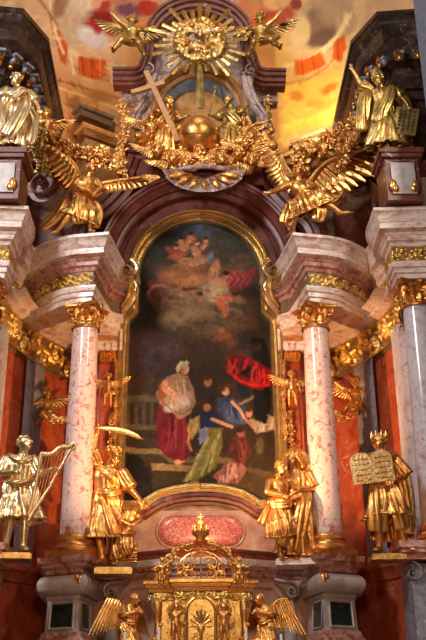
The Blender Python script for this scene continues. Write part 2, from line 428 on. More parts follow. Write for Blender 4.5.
def column(x, y, z0, z1, r, mat, label, rz=0):
    t = thing('marble_column', label, 'column', (x, y, z0), rz)
    g = MB(); g.box((0,0,.045),(r*2.75,r*2.75,.09)); g.build('plinth', M['gold'], t)
    g = MB(); g.lathe([(r*1.05,.09),(r*1.3,.10),(r*1.36,.14),(r*1.3,.18),(r*1.17,.20),(r*1.13,.23),(r*1.17,.26),(r*1.22,.285),(r*1.17,.31),(r*1.06,.33),(r*1.02,.37),(r*.99,.38)], n=48)
    g.build('base', M['gold'], t)
    H = z1-z0-.38-.46; g = MB(); prof = []
    for i in range(17): u = i/16; prof.append((r*(1-.13*u**1.6), .38+H*u))
    g.lathe(prof, n=64); g.build('shaft', M[mat], t, ang=0)
    capital(t, r*.88, .44, .38+H+.02)
    return t
for s in (-1, 1):
    W = SIDE[s]
    column(s*2.135, 15.5, 2.12, 6.70, .265, 'shaft', 'tall pink mottled marble column with gilded capital just %s of the painting' % W, s*.3)
    column(s*3.80, 14.50, 2.12, 6.70, .28, 'shaft_grey', 'grey-pink marble column cut by the %s edge of the picture' % W, s*.05)
    # narrow pilaster capital beside the frame
    t = thing('pilaster_capital', 'gilded leaf capital on the narrow red pilaster %s of the picture frame' % W, 'capital', (s*1.83, 16.84, 6.1))
    g = MB(); g.box((0,0,.2),(.3,.1,.4)); g.box((0,-.03,.46),(.4,.2,.08)); g.build('bell', M['gold'], t)
    lf = None
    for q, (a, b) in enumerate(((-.1,0),(0,0),(.1,0),(-.06,.17),(.06,.17))):
        if lf is None: lf = leaf_mesh(.06,.2,.05).build('leaf', M['gold'], t); o = lf
        else: o = dup(lf, t)
        o.location = (a,-.06,.02+b)

# ------------------------------------------------------------------ column pedestals
def pedestal(s):
    W = SIDE[s]
    t = thing('column_pedestal', 'white-rolled marble pedestal with dark green insets under the %s pink column' % W, 'pedestal')
    P = [(1.84,16.6),(1.84,16.4),(1.98,15.22),(2.56,15.55),(2.66,16.2),(2.7,16.8)]
    back = [(2.7,16.9),(1.84,16.9)]
    g = MB(); sweep(g, P, [(.0,1.84),(.04,1.86),(.05,1.92),(.12,1.96),(.13,2.0),(.18,2.03),(.20,2.12),(-.05,2.12)], s); flatcap(g, P, -.05, 2.12, back, s); g.build('cap', M['pinkred'], t)
    g = MB(); sweep(g, P, [(-.02,1.84)]+[(.03+.15*math.sin(a), 1.68-.15*math.cos(a)) for a in [PI-PI*k/12 for k in range(13)]]+[(-.02,1.52)], s); g.build('bolster', M['grey'], t)
    g = MB(); sweep(g, P, [(-.02,1.54),(.02,1.50),(.0,1.46),(-.02,1.44),(.0,.98),(.02,.94)], s); g.build('body', M['grey'], t)
    for i in (1, 2):
        a, b = V(P[i]), V(P[i+1]); d = (b-a).normalized(); n = V((d.y,-d.x)); L = (b-a).length; rows = []
        m0, m1 = (.2, .8) if i == 2 else (.42, .86)
        fr = MB(); ip = MB()
        def q(u, z, o): p = a.lerp(b, u)+n*o; return (s*p.x, p.y, z)
        m = .03/L
        ip.grid([[q(m0, 1.38, .004), q(m1, 1.38, .004)], [q(m0-.01, 1.03, .020), q(m1+.01, 1.03, .020)]])
        out = [q(m0-m, 1.41, .0), q(m1+m, 1.41, .0), q(m1+m+.01, 1.0, .02), q(m0-m-.01, 1.0, .02)]
        fr.tube([*out, out[0]], .018, 6)
        ip.build('inset_panel', M['green'], t); fr.build('panel_moulding', M['grey'], t)
    g = MB(); sweep(g, P, [(.02,.95),(.06,.93),(.07,.86),(.12,.82),(.13,.74),(.18,.70),(.18,.5),(.12,.48),(.12,-1.6)], s); g.build('base', M['pinkred'], t)
    # gilded leaf clasp on the bolster's front corner
    g = MB()
    g.ell((s*1.97, 15.04, 1.72), (.05,.035,.09)); g.ell((s*1.93, 15.06, 1.76), (.04,.03,.06)); g.ell((s*2.02, 15.06, 1.76), (.04,.03,.06))
    g.build('leaf_clasp', M['gold'], t)
    return t
for s in (-1, 1): pedestal(s)
# scroll consoles next to the pedestals
for s in (-1, 1):
    W = SIDE[s]
    g = MB(); spiral(g, .16, 2, .3, .26, .2, sgn=-s, a0=PI/2, cx=0, cz=0, tail=[(s*-.0-s*.28, .2),(s*-.15,.17)])
    g.tube([(-s*.02,0,-.15),(s*.02,0,-.4),(-s*.02,.0,-.8),(-s*.08,0,-1.2)], [.07,.09,.12,.14], 12)
    o = g.build('scroll_console', M['grey']); o.location = (s*1.54, 16.1, 1.62)
    tag(o, 'pale marble scroll joining the %s column pedestal to the predella' % W, 'scroll')
# outer pedestals with ionic volutes
for s in (-1, 1):
    W = SIDE[s]
    t = thing('statue_pedestal', 'blue-grey pedestal with curled volutes below the statue at the %s edge' % W, 'pedestal', (s*3.45, 14.1, 0))
    g = MB(); g.box((0,.1,2.07),(1.0,1.0,.1)); g.box((0,.1,1.99),(.92,.94,.08)); g.box((0,.1,1.9),(.82,.86,.1)); g.build('cap', M['pinkred'], t)
    g = MB(); g.box((0,.15,.1),(.62,.7,3.4)); g.build('shaft', M['bluegrey'], t)
    g = MB(); spiral(g, .17, 2.2, .5, .24, .2, sgn=-1, a0=PI/2); vo = g.build('volute', M['bluegrey'], t); vo.location = (-.3,0,1.66)
    g = MB(); spiral(g, .17, 2.2, .5, .24, .2, sgn=1, a0=PI/2); vo = g.build('volute', M['bluegrey'], t); vo.location = (.3,0,1.66)
    g = MB()
    for k in range(7): g.ell((0, -.22-.03*math.sin(k), 1.45-k*.16), (.12-.01*k,.07,.1), n=10, m=6)
    g.build('drop_garland', M['grey'], t)
# wall low behind
mb = MB(); mb.box((0,17.4,.7),(7.4,.3,4.6)); struct(mb.build('wall_lower', M['panel']))
for s in (-1,1):
    mb = MB(); sweep(mb, [(2.5,17.6),(3.0,17.1),(3.4,16.3),(3.62,15.3),(3.7,14.8)], [(0,-1.6),(0,1.84),(.05,1.86),(.1,2.0),(.16,2.05),(.16,2.12),(-.6,2.13)], s); tr(mb, 'panel')

# ------------------------------------------------------------------ predella under the painting
mb = MB(); mb.box((0,17.08,2.5),(4.1,.5,1.5)); mb.box((0,16.9,2.6),(3.3,.3,1.1)); tr(mb, 'stone')
low = [(-1.62,3.12),(-1.05,3.12),(-.95,3.19),(-.75,3.31),(-.5,3.38),(-.25,3.42),(0,3.43),(.25,3.42),(.5,3.38),(.75,3.31),(.95,3.19),(1.05,3.12),(1.62,3.12)]
mb = MB(); sweep(mb, low, [(-.03,16.95),(-.03,16.62),(.03,16.60),(.05,16.66),(.10,16.68),(.12,16.74),(.17,16.76),(.17,16.95)], 1, 'xz'); tr(mb, 'brown')
def stadium(a, b, cz, n=14):
    out = []
    for k in range(n+1): t = -PI/2+PI*k/n; out.append((a-b+b*math.cos(t), cz+b*math.sin(t)))
    for k in range(n+1): t = PI/2+PI*k/n; out.append((-(a-b)+b*math.cos(t), cz+b*math.sin(t)))
    return out
t = thing('oval_cartouche', 'long oval of speckled red marble in a thin gilded rim under the painting', 'panel', (0,16.74,2.77))
g = MB(); rows = []
for e, y in ((0,-.07),(.5,-.07),(.8,-.06),(.93,-.04),(1.,0)):
    rows.append([(x*e if e else 0, y, z*e) for x, z in stadium(.78,.27,0)])
g.grid(rows, closed_u=True); g.build('oval_slab', M['speck'], t)
g = MB(); ov = stadium(.81,.30,0); g.tube([(x,0,z) for x, z in ov], .022, 8, closed=True); g.build('rim', M['stone'], t)
# curving predella cornice and panels
def pz(z, bump): return z
PC = [tuple(p)[:2] for p in crom([(-1.9,16.5,0),(-1.55,16.42,0),(-1.1,16.2,0),(-.6,15.9,0),(0,15.75,0),(.6,15.9,0),(1.1,16.2,0),(1.55,16.42,0),(1.9,16.5,0)], 4)]
mb = MB(); sweep(mb, PC, [(.0,1.86),(.03,1.88),(.04,1.95),(.10,1.98),(.10,2.02)]); tr(mb, 'pinkred')
mb = MB(); sweep(mb, PC, [(.10,2.02),(.15,2.04),(.17,2.10),(.17,2.14),(.08,2.16),(-.3,2.17),(-.3,2.22)]); tr(mb, 'cornice')
mb = MB(); sweep(mb, PC, [(-.3,2.16),(-.28,2.3),(-.22,2.32),(-.2,2.36),(-.4,2.37)]); tr(mb, 'brown')
mb = MB(); sweep(mb, PC, [(.0,1.9),(.0,-1.6)]); tr(mb, 'stone')
for s in (-1, 1):   # gilded outline of the predella panels
    g = MB(); pts = []
    for x, z in ((.62,1.72),(1.25,1.70),(1.30,1.6),(1.42,1.5),(1.36,1.38),(1.38,1.0),(1.38,.5)):
        yy = 16.2-(.0) if x > 1.1 else 16.0
        # follow the curved wall
        for i in range(len(PC)-1):
            if PC[i][0] <= x <= PC[i+1][0]:
                f = (x-PC[i][0])/(PC[i+1][0]-PC[i][0]); yy = PC[i][1]*(1-f)+PC[i+1][1]*f
        pts.append((s*x, yy-.01, z))
    g.tube(pts, .014, 6); tag(g.build('panel_fillet', M['gold']), 'thin gilded line round the %s predella panel' % SIDE[s], 'moulding')

# ------------------------------------------------------------------ picture frame
t = thing('picture_frame', 'tall round-topped gilded frame around the altar painting', 'frame', (0,16.9,3.2))
T0 = Matrix.Translation((0,-16.9,-3.2))
g = MB(); sweep(g, FO, [(-.18,17.0),(-.18,16.90),(-.165,16.86),(-.145,16.86),(-.14,16.91),(-.115,16.91),(-.10,16.82),(-.08,16.76),(-.055,16.76),(-.05,16.82),(-.025,16.84),(-.02,16.76),(.0,16.71),(.025,16.71),(.03,16.78),(.05,16.80),(.055,16.98)], 1, 'xz')
g.build('moulding', M['framegold'], t, xf=T0, ang=35)
for s in (-1, 1):
    g = MB(); spiral(g, .25, 1.9, .26, .36, .17, sgn=s, a0=PI/2+s*PI*.1 if s>0 else PI/2-PI*.1, tail=None)
    e = g.build('ear_scroll', M['framegold'], t); e.location = (s*1.46, -.70, 4.57)
    g = MB(); g.tube(crom([(s*1.34,-.55,4.46),(s*1.30,-.50,4.30),(s*1.36,-.38,4.12),(s*1.52,-.25,3.95),(s*1.62,-.15,3.85)], 6), [.05+.045*math.sin(PI*i/24) for i in range(25)], 12, flat=.8)
    g.tube(crom([(s*1.42,-.58,4.46),(s*1.40,-.53,4.30),(s*1.46,-.42,4.14),(s*1.58,-.28,4.0)], 6), .035, 10)
    g.build('ear_foot', M['framegold'], t)
# canvas grid, coloured in the painting section
# ------------------------------------------------------------------ archivolt and attic
ZA = 8.12
def arcpath(R, zc, a0, a1, n=40): return [(R*math.cos(a0+(a1-a0)*k/n), zc+R*math.sin(a0+(a1-a0)*k/n)) for k in range(n+1)]
A = arcpath(1.5, ZA, -.25, PI+.25)
mb = MB(); sweep(mb, A, [(-.05,17.1),(-.05,16.82),(.12,16.80),(.16,16.86),(.2,16.86),(.22,16.72),(.30,16.66),(.33,16.66)], 1, 'xz'); tr(mb, 'brown')
mb = MB(); sweep(mb, A, [(.33,16.66),(.34,16.60),(.46,16.52),(.48,16.46),(.52,16.44),(.53,16.40),(.58,16.38),(.58,17.2)], 1, 'xz'); tr(mb, 'brown')
# spandrel wall of mottled violet marble with curved outline
SP = [(2.15,7.9),(2.1,8.9),(1.75,9.6),(1.5,10.2),(1.45,11.2),(1.3,11.5),(1.3,12.8),(-1.3,12.8),(-1.3,11.5),(-1.45,11.2),(-1.5,10.2),(-1.75,9.6),(-2.1,8.9),(-2.15,7.9)]
def slab(mb, poly, y0, y1):
    n = len(poly); mb.add([(x, y0, z) for x, z in poly]+[(x, y1, z) for x, z in poly], [tuple(range(n)), tuple(reversed(range(n, 2*n)))]+[(i, i+n, (i+1) % n+n, (i+1) % n) for i in range(n)])
mb = MB(); slab(mb, SP, 17.08, 17.5)
mb2 = mb; tr(mb2, 'violet')
# flanking scroll buttresses of dark red marble
for s in (-1, 1):
    W = SIDE[s]
    for nm, c, R, wd, sg in (('large', tuple(at(48 if s<0 else 354,189,15.9)), .50, .6, s),):
        t = thing('scroll_buttress', 'big dark red marble scroll behind the %s kneeling angel' % W if s > 0 else 'big dark red marble scroll behind the striding angel on the left', 'scroll', c, s*.35)
        g = MB(); spiral(g, R, 2.2, wd, .26, .2, sgn=sg, a0=PI/2, tail=[(s*.95,.45),(s*.5,.56),(s*.2,.55)]); g.build('scroll', M['brown'], t)
        g = MB(); slab(g, [(R*.75*math.cos(a), R*.75*math.sin(a)) for a in [2*PI*k/24 for k in range(24)]], -.15, .3); g.build('scroll_core', M['violet'], t)
    g = MB(); pts = crom([(s*1.38,16.6,10.6),(s*1.55,16.6,10.1),(s*1.95,16.6,9.55),(s*2.35,16.55,9.15),(s*2.5,16.5,8.6),(s*2.35,16.5,8.05)], 8)
    P2 = [(p.x*s, p.z) for p in reversed(pts)]
    sweep(g, P2, [(-.22,17.2),(-.22,16.6),(-.12,16.55),(-.1,16.45),(.0,16.42),(.02,16.36),(.14,16.34),(.14,17.2)], s, 'xz')
    tag(g.build('curved_buttress', M['brown']), 'sweeping red-brown marble moulding from the arch down to the %s entablature' % W, 'moulding')
# side blocks connecting to the niches (above inner entablature)
for s in (-1,1):
    mb = MB(); mb.box((s*2.95,17.35,8.9),(2.3,.4,2.1)); tr(mb, 'violet')
    mb = MB(); mb.box((s*4.0,16.6,9.2),(.3,2.2,2.6)); mb.box((s*3.3,17.0,9.0),(.8,.3,1.8)); tr(mb, 'brown')
# attic block with horizontal cornices
mb = MB(); mb.box((0,16.75,10.35),(2.7,.5,.75)); mb.box((0,16.62,10.36),(1.9,.4,.62)); tr(mb, 'brown')
mb = MB()
for s in (-1,1):
    sweep(mb, [(.9,16.7),(.9,16.5),(1.45,16.5),(1.45,17.2)], [(0,10.55),(.05,10.58),(.06,10.66),(.14,10.7),(.14,10.78),(.2,10.82),(.2,10.9),(-.4,10.92)], s)
tr(mb, 'brown')
t = thing('scallop_shell', 'violet marble shell with gilded ribs over the painting arch', 'shell', tuple(at(204,187,15.95)))
g = MB(); rows = []
for i in range(13):
    v = i/12; row = []
    for j in range(57):
        u = j/56; a = PI*(.02+.96*u); rib = .5+.5*math.cos(u*PI*2*8)
        r = v*(1+.06*rib); row.append((-.80*math.cos(a)*r, -.30*math.sin(v*PI*.55)-.07*rib*v, .22-.52*math.sin(a)*r))
    rows.append(row)
g.grid(rows); g.tube([(-.80,-.15,.22),(-.4,-.3,.26),(0,-.36,.27),(.4,-.3,.26),(.80,-.15,.22)], .05, 10); g.build('shell_body', M['violet'], t, ang=0)
for j in range(7):
    u = (j+1)/8; a = PI*(.02+.96*u); g = MB()
    g.tube([(-.80*math.cos(a)*r, -.30*math.sin(r*PI*.55)-.085, .22-.52*math.sin(a)*r) for r in (.35,.5,.65,.8,.95)], [.012,.04,.06,.07,.03], 8); g.build('gilded_rib', M['gold'], t)

# ------------------------------------------------------------------ upper aedicule
N2 = 12.0
mb = MB(); sweep(mb, [(.86,11.0)]+arcpath(.86, N2, 0, PI, 32)+[(-.86,11.0)], [(-.02,17.0),(-.02,16.6),(.04,16.55),(.08,16.6),(.1,16.6)], 1, 'xz'); tr(mb, M['wood'])
mb = MB(); sweep(mb, [(.86,11.0)]+arcpath(.86, N2, 0, PI, 32)+[(-.86,11.0)], [(.1,16.6),(.1,16.48),(.13,16.42),(.19,16.42),(.21,16.5),(.21,17.0)], 1, 'xz'); tr(mb, M['wood'])
g = MB(); slab(g, [(.86,10.9)]+arcpath(.86, N2, 0, PI, 32)+[(-.86,10.9)], 16.9, 16.98); tr(g, 'amber')
g = MB(); sweep(g, [(.84,11.0)]+arcpath(.84, N2, 0, PI, 32)+[(-.84,11.0)], [(-.16,16.88),(-.14,16.8),(.0,16.66)], 1, 'xz'); tr(g, 'skyblue')
mb = MB(); mb.box((0,17.2,13.4),(2.2,.35,2.4)); mb.box((0,17.25,12.9),(3.6,.3,.7)); tr(mb, 'violet')
PA = [(1.95,12.78),(1.45,12.78)]+[(p.x,p.y) for p in crom([(1.45,12.78,0),(1.22,12.92,0),(1.08,13.4,0),(1.06,13.75,0)], 5)[1:]]+[(1.06*math.cos(a), 13.85+1.06*math.sin(a)) for a in [PI*k/36 for k in range(0, 37)]]
PA += [(-x, z) for x, z in reversed(PA[:PA.index((1.06,13.85)) if (1.06,13.85) in PA else 7])]
mb = MB(); sweep(mb, PA, [(-.06,17.0),(-.06,16.75),(-.02,16.72),(-.01,16.64),(.06,16.62),(.08,16.54),(.14,16.52),(.15,16.46),(.2,16.44),(.2,17.0)], 1, 'xz'); tr(mb, 'brown')
for s in (-1, 1):
    g = MB(); spiral(g, .17, 2, .3, .3, .2, sgn=s, a0=PI/2, cx=0, cz=0)
    g.tube(crom([(-s*.16,0,.02),(-s*.10,0,-.35),(s*.05,0,-.8),(s*.22,0,-1.1),(s*.2,0,-1.5)], 6), [.07+.05*math.sin(PI*i/24) for i in range(25)], 12)
    g.tube(crom([(-s*.05,-.1,-.15),(s*.0,-.12,-.5),(s*.12,-.12,-.85),(s*.28,-.1,-1.15),(s*.28,-.1,-1.5)], 6), .05, 8)
    o = g.build('scroll_console', M['violet']); o.location = (s*1.14,16.35,12.72)
    tag(o, 'violet-grey marble scroll %s of the round-headed niche under the sunburst' % W if 0 else 'violet-grey marble scroll on the %s side of the glory niche' % SIDE[s], 'scroll')

# low side windowsills in front of the fresco
for s in (-1, 1):
    for i, (px, py, y) in enumerate(((93,121,18.6),(98,141,18.2),(102,158,17.9)) if s < 0 else ((312,146,18.4),(305,160,18.0))):
        c = at(px, py, y); mb = MB(); mb.box(tuple(c),(.85+.1*i,.35,.16),-s*.6); mb.box((c.x, c.y-.05, c.z+.14),(.95+.1*i,.45,.09),-s*.6); mb.box((c.x, c.y+.35, c.z),(.9+.1*i,.5,.5),-s*.6); tr(mb, 'bronze' if i != 1 else 'amber')
# ------------------------------------------------------------------ painted surfaces (colours stored per vertex)
def lin(c): return tuple(((x/255.)/12.92 if x/255. <= .04045 else (((x/255.)+.055)/1.055)**2.4) for x in c)
class Pic:
    def __init__(s, x0, y0, x1, y1, k, base):
        s.wob = .8; s.str = 1.; s.x0, s.y0, s.k = x0, y0, k; W, H = int((x1-x0)*k), int((y1-y0)*k)
        s.a = np.zeros((H, W, 3)); s.a[:] = lin(base)
        yy, xx = np.mgrid[0:H, 0:W]; s.X = x0+(xx+.5)/k; s.Y = y0+(yy+.5)/k
        rs = np.random.RandomState(3); s.nz = np.zeros((H, W))
        for o in (4, 9, 20):
            g = rs.rand(H//(o*1)+2, W//(o*1)+2); iy = (yy/o).astype(int); ix = (xx/o).astype(int); fy = yy/o-iy; fx = xx/o-ix
            fy = fy*fy*(3-2*fy); fx = fx*fx*(3-2*fx)
            s.nz += (g[iy,ix]*(1-fx)*(1-fy)+g[iy,ix+1]*fx*(1-fy)+g[iy+1,ix]*(1-fx)*fy+g[iy+1,ix+1]*fx*fy-.5)*(1.1 if o > 5 else .7)
    def mix(s, m, c, al=1.):
        m = np.clip(m, 0, 1)[..., None]*al; s.a = s.a*(1-m)+np.array(lin(c))*m
    def ell(s, cx, cy, rx, ry, c, ang=0, soft=.35, al=1.):
        a = math.radians(ang); dx = s.X-cx; dy = s.Y-cy; u = (dx*math.cos(a)+dy*math.sin(a))/rx; v = (-dx*math.sin(a)+dy*math.cos(a))/ry
        d = np.sqrt(u*u+v*v)+s.nz*.12; s.mix((1-d)/soft+.5, c, al)
    def poly(s, pts, c, soft=1.2, al=1.):
        # signed distance to the outline
        d = np.full(s.X.shape, 1e9); ins = np.zeros(s.X.shape, bool); n = len(pts)
        X = s.X+s.nz*s.wob; Y = s.Y+s.nz*s.wob
        for i in range(n):
            x1, y1 = pts[i]; x2, y2 = pts[(i+1) % n]; ex, ey = x2-x1, y2-y1; L = ex*ex+ey*ey+1e-9
            t = np.clip(((X-x1)*ex+(Y-y1)*ey)/L, 0, 1); d = np.minimum(d, np.hypot(X-x1-t*ex, Y-y1-t*ey))
            cnd = ((y1 > Y) != (y2 > Y)) & (X < (x2-x1)*(Y-y1)/((y2-y1) if y2 != y1 else 1e-9)+x1); ins ^= cnd
        s.mix(np.where(ins, d, -d)/soft+.5, c, al)
    def line(s, pts, w, c, soft=1., al=1.):
        d = np.full(s.X.shape, 1e9)
        for (x1, y1), (x2, y2) in zip(pts, pts[1:]):
            ex, ey = x2-x1, y2-y1; t = np.clip(((s.X-x1)*ex+(s.Y-y1)*ey)/(ex*ex+ey*ey+1e-9), 0, 1)
            d = np.minimum(d, np.hypot(s.X-x1-t*ex, s.Y-y1-t*ey))
        s.mix((w/2-d)/soft+.5, c, al)
    def person(s, x, y, h, skin, cloth, cloth2, lean=0, al=1.):
        s.ell(x+lean*.3, y+h*.45, h*.2, h*.4, cloth, lean*2, .5, al); s.ell(x+h*.08, y+h*.6, h*.13, h*.3, cloth2, -lean*2, .6, al*.8)
        s.ell(x-h*.08+lean*.1, y+h*.32, h*.14, h*.06, skin, 25+lean, .5, al); s.ell(x+h*.12, y+h*.36, h*.12, h*.05, skin, -30, .5, al)
        s.ell(x, y, h*.085, h*.10, skin, 0, .5, al); s.ell(x-h*.01, y-h*.05, h*.085, h*.06, tuple(v*.35 for v in skin), 0, .6, al)
    def brush(s, n, seed, sz=1.0):
        # loose strokes that break every area into lighter and darker touches of its own colour
        rs = np.random.RandomState(seed); H, W = s.X.shape; k = s.k
        for _ in range(n):
            x = rs.uniform(s.x0, s.x0+W/k); y = rs.uniform(s.y0, s.y0+H/k); c = s.samp(x, y).copy()
            f = rs.choice((.55, .7, 1.3, 1.6)); hue = 1+rs.uniform(-.14, .14, 3); c = np.clip(c*(1+(f-1)*s.str)*hue, 0, 1)
            rx = rs.uniform(1.4, 4.2)*sz; ry = rs.uniform(.5, 1.2)*sz; a = rs.uniform(-.3, 1.3)+.8*math.sin(x*.11)+.8*math.cos(y*.09)
            R = int(rx*k)+2; j = int((x-s.x0)*k); i = int((y-s.y0)*k); i0, i1, j0, j1 = max(0, i-R), min(H, i+R), max(0, j-R), min(W, j+R)
            if i1 <= i0 or j1 <= j0: continue
            dx = s.X[i0:i1, j0:j1]-x; dy = s.Y[i0:i1, j0:j1]-y
            u = (dx*math.cos(a)+dy*math.sin(a))/rx; v = (-dx*math.sin(a)+dy*math.cos(a))/ry+u*u*.4
            m = np.clip((1-np.sqrt(u*u+v*v))*1.6, 0, 1)[..., None]*rs.uniform(.3, .75)
            s.a[i0:i1, j0:j1] = s.a[i0:i1, j0:j1]*(1-m)+c*m
    def samp(s, px, py):
        i = min(max(int((py-s.y0)*s.k), 0), s.a.shape[0]-1); j = min(max(int((px-s.x0)*s.k), 0), s.a.shape[1]-1); return s.a[i, j]
def paintmesh(name, vs, fs, pic, mat, pj=proj):
    me = bpy.data.meshes.new(name); me.from_pydata(vs, [], fs); me.materials.append(mat)
    ca = me.color_attributes.new('paint', 'FLOAT_COLOR', 'POINT'); buf = np.ones((len(vs), 4), 'f')
    for i, v in enumerate(vs): buf[i, :3] = pic.samp(*pj(v))
    ca.data.foreach_set('color', buf.ravel()); me.polygons.foreach_set('use_smooth', [True]*len(me.polygons))
    o = bpy.data.objects.new(name, me); col.objects.link(o); return o
# the altar painting: robed figures on steps under a cloudy sky of angels
p = Pic(112, 208, 296, 516, 3, (58,42,28))
E_, P_, L_ = p.ell, p.poly, p.line
E_(200,238,60,26,(70,72,70),0,.8); E_(150,330,30,60,(70,52,36),0,.9); E_(262,300,22,60,(66,50,34),0,.9); E_(255,262,18,30,(86,76,58),0,.9); E_(196,226,30,10,(84,98,112),0,.8); E_(240,245,26,22,(70,72,62),20,.8); E_(158,260,22,30,(50,52,46),10,.8)
E_(205,300,42,50,(88,66,44),0,.9); E_(250,330,30,50,(58,44,34),0,.8); E_(140,300,22,50,(40,34,28),0,.7); E_(212,322,26,20,(118,88,56),0,.8)
E_(185,300,26,14,(132,104,70),10,.7); E_(215,282,34,14,(120,92,62),-10,.7); E_(190,268,22,9,(150,96,60),-25,.6); E_(235,310,20,16,(100,78,52),0,.7)
# upper angels
for (x,y,a,w,h,c) in ((183,246,20,7,4,(196,128,88)),(190,240,-30,6,3.5,(190,110,76)),(178,255,-15,10,3.5,(176,92,66)),(196,252,60,7,4,(200,136,96)),(204,246,-50,6,3,(186,112,78)),(188,262,10,12,4,(190,120,80)),(170,250,30,5,3,(150,70,50)),(210,258,-60,6,3,(120,128,150)),(199,262,-20,9,3.5,(178,128,96))): E_(x,y,w,h,c,a,.6)
for (x,y) in ((181,240),(190,236),(197,243),(206,240),(176,247)): E_(x,y,2.6,3,(206,140,100)); E_(x,y-2,2.8,1.8,(84,46,28))
P_([(222,274),(232,270),(246,272),(257,267),(254,276),(248,286),(236,290),(224,288),(216,282)],(160,64,62),1.6)
for k in range(12): L_([(222+2*k,272+(k%3)),(226+2.2*k,279),(220+2.3*k,288-(k%4))],1.3,((206,104,94),(110,34,36),(190,84,78))[k%3],1.,.7)
E_(214,272,5,12,(206,138,100),15,.6); E_(220,284,9,6,(210,148,108),30,.6); E_(216,264,2.6,3,(200,130,96)); E_(226,276,3.2,3.6,(196,124,86)); E_(226,273,3.4,2.4,(70,36,24))
E_(214,294,15,9,(196,168,120),15,.6); E_(221,304,4,8,(214,110,72),-20,.6); E_(228,298,7,4,(206,112,78),20,.6); E_(226,312,3,6,(206,108,74),10,.6); E_(208,290,3,3.4,(196,126,90))
for (x,y,c) in ((154,284,(122,52,40)),(160,292,(110,44,36)),(152,296,(96,38,30)),(164,282,(132,70,52))): E_(x,y,6,6,c,20,.7)
for (x,y) in ((184,292),(192,290),(176,288),(200,296),(236,296),(170,300)): E_(x,y,3.4,3.8,(176,110,76),0,.6); E_(x,y-2.2,3.6,2.2,(90,52,32),0,.6); E_(x+4,y+4,6,3.5,(168,120,84),20,.7,.8)
E_(178,318,18,9,(146,118,82),-10,.7); E_(200,322,14,7,(110,86,60),0,.7)
for (x,y,r) in ((178,270,12),(196,284,16),(176,300,14),(208,318,16),(184,330,14),(232,314,12),(160,290,12)):
    L_([(x-r,y+3),(x-r*.5,y-r*.35),(x+r*.1,y-r*.42),(x+r*.7,y-r*.2),(x+r,y+3)],2.2,(176,138,96),2.,.55); L_([(x-r*.8,y+6),(x,y+4),(x+r*.8,y+7)],2.4,(64,48,36),2.5,.6)
for (x,y,a) in ((180,249,20),(188,243,-40),(194,254,70),(203,249,-60),(184,259,0),(198,264,-20),(214,270,80),(226,302,60),(211,296,20)): L_([(x,y),(x+5*math.cos(a/57.3),y+5*math.sin(a/57.3))],1.6,(224,160,120),.8,.8); L_([(x+1,y+2),(x+1+4*math.cos(a/57.3),y+2+4*math.sin(a/57.3))],1.,(120,66,44),.8,.8)
# lower sky putti
E_(224,336,8,5,(150,80,50),10,.7); E_(217,340,4,4,(160,92,60),0,.6); E_(228,345,9,5,(120,70,44),-20,.7); E_(222,330,3,3,(170,100,66))
E_(156,344,26,14,(74,52,48),10,.7); E_(150,356,20,14,(66,48,48),-20,.7); E_(160,366,14,14,(60,44,44),0,.7)
for (x,y,rx,ry,c,a) in ((168,272,14,7,(126,84,58),20),(150,268,10,12,(70,60,52),0),(240,262,12,8,(120,86,64),-20),(176,278,16,7,(188,118,72),10),(196,280,12,6,(206,136,86),-15),(164,300,12,10,(100,60,44),0),(196,312,14,7,(160,120,84),0),(240,322,16,8,(120,84,56),10),(184,332,18,9,(84,62,44),0),(206,348,20,10,(70,50,36),0),(234,356,14,6,(96,62,40),-10),(172,350,12,8,(90,64,60),10)): E_(x,y,rx,ry,c,a,.8,.75)
# architecture, steps
P_([(122,395),(158,395),(158,402),(122,402)],(96,86,62),1.5,.8); P_([(122,425),(160,425),(160,430),(122,430)],(96,84,58),1.5,.8)
for x in (128,136,144,152): L_([(x,402),(x,425)],3.4,(84,76,56),1.5,.8)
P_([(122,446),(180,449),(262,454),(284,462),(284,505),(122,505)],(62,48,30),2.); P_([(122,447),(176,450),(176,455),(122,453)],(128,108,70),1.2); P_([(150,463),(200,466),(202,472),(152,470)],(150,126,80),1.2); P_([(160,455),(240,458),(240,464),(170,463)],(112,90,56),1.5)
P_([(124,452),(140,456),(152,474),(150,500),(122,502)],(30,24,18),2.5); E_(140,490,12,10,(36,30,20)); P_([(220,478),(284,470),(284,500),(210,498)],(84,64,36),4.,.8); L_([(250,470),(284,478)],5,(116,88,50),3,.7)
# woman in pale mantle and crimson skirt, holding a child
def folds(pts, cols, w, n, seed, along=1.0):
    # streaks following a garment from its top edge to its hem
    rs = np.random.RandomState(seed); (x0,y0),(x1,y1),(x2,y2),(x3,y3) = pts      # top-left, top-right, bottom-right, bottom-left
    for _ in range(n):
        u = rs.uniform(.05,.95); u2 = np.clip(u+rs.uniform(-.2,.2), .03, .97); a_, b_ = sorted(rs.uniform(0,1,2)); b_ = min(1, b_+.25)
        q = lambda u_, v: ((x0+(x1-x0)*u_)*(1-v)+(x3+(x2-x3)*u_)*v, (y0+(y1-y0)*u_)*(1-v)+(y3+(y2-y3)*u_)*v)
        m_ = q((u+u2)/2+rs.uniform(-.06,.06), (a_+b_)/2)
        L_([q(u, a_), m_, q(u2, b_)], w*rs.uniform(.5,1.2), cols[rs.randint(len(cols))], 1.0, rs.uniform(.4,.8))
P_([(159,404),(168,400),(184,410),(188,424),(190,446),(187,460),(178,463),(168,457),(158,448),(156,428)],(108,28,36),1.4)
folds([(160,406),(186,412),(186,460),(158,448)],[(150,52,58),(170,76,78),(64,14,22),(84,20,28),(138,44,50)],2.2,26,1)
P_([(160,386),(167,376),(176,373),(188,376),(194,390),(196,402),(190,414),(180,420),(172,412),(160,404),(156,394)],(160,122,90),1.4)
folds([(162,380),(188,378),(192,408),(166,408)],[(214,184,148),(110,78,54),(186,150,112),(226,200,170)],1.8,24,2)
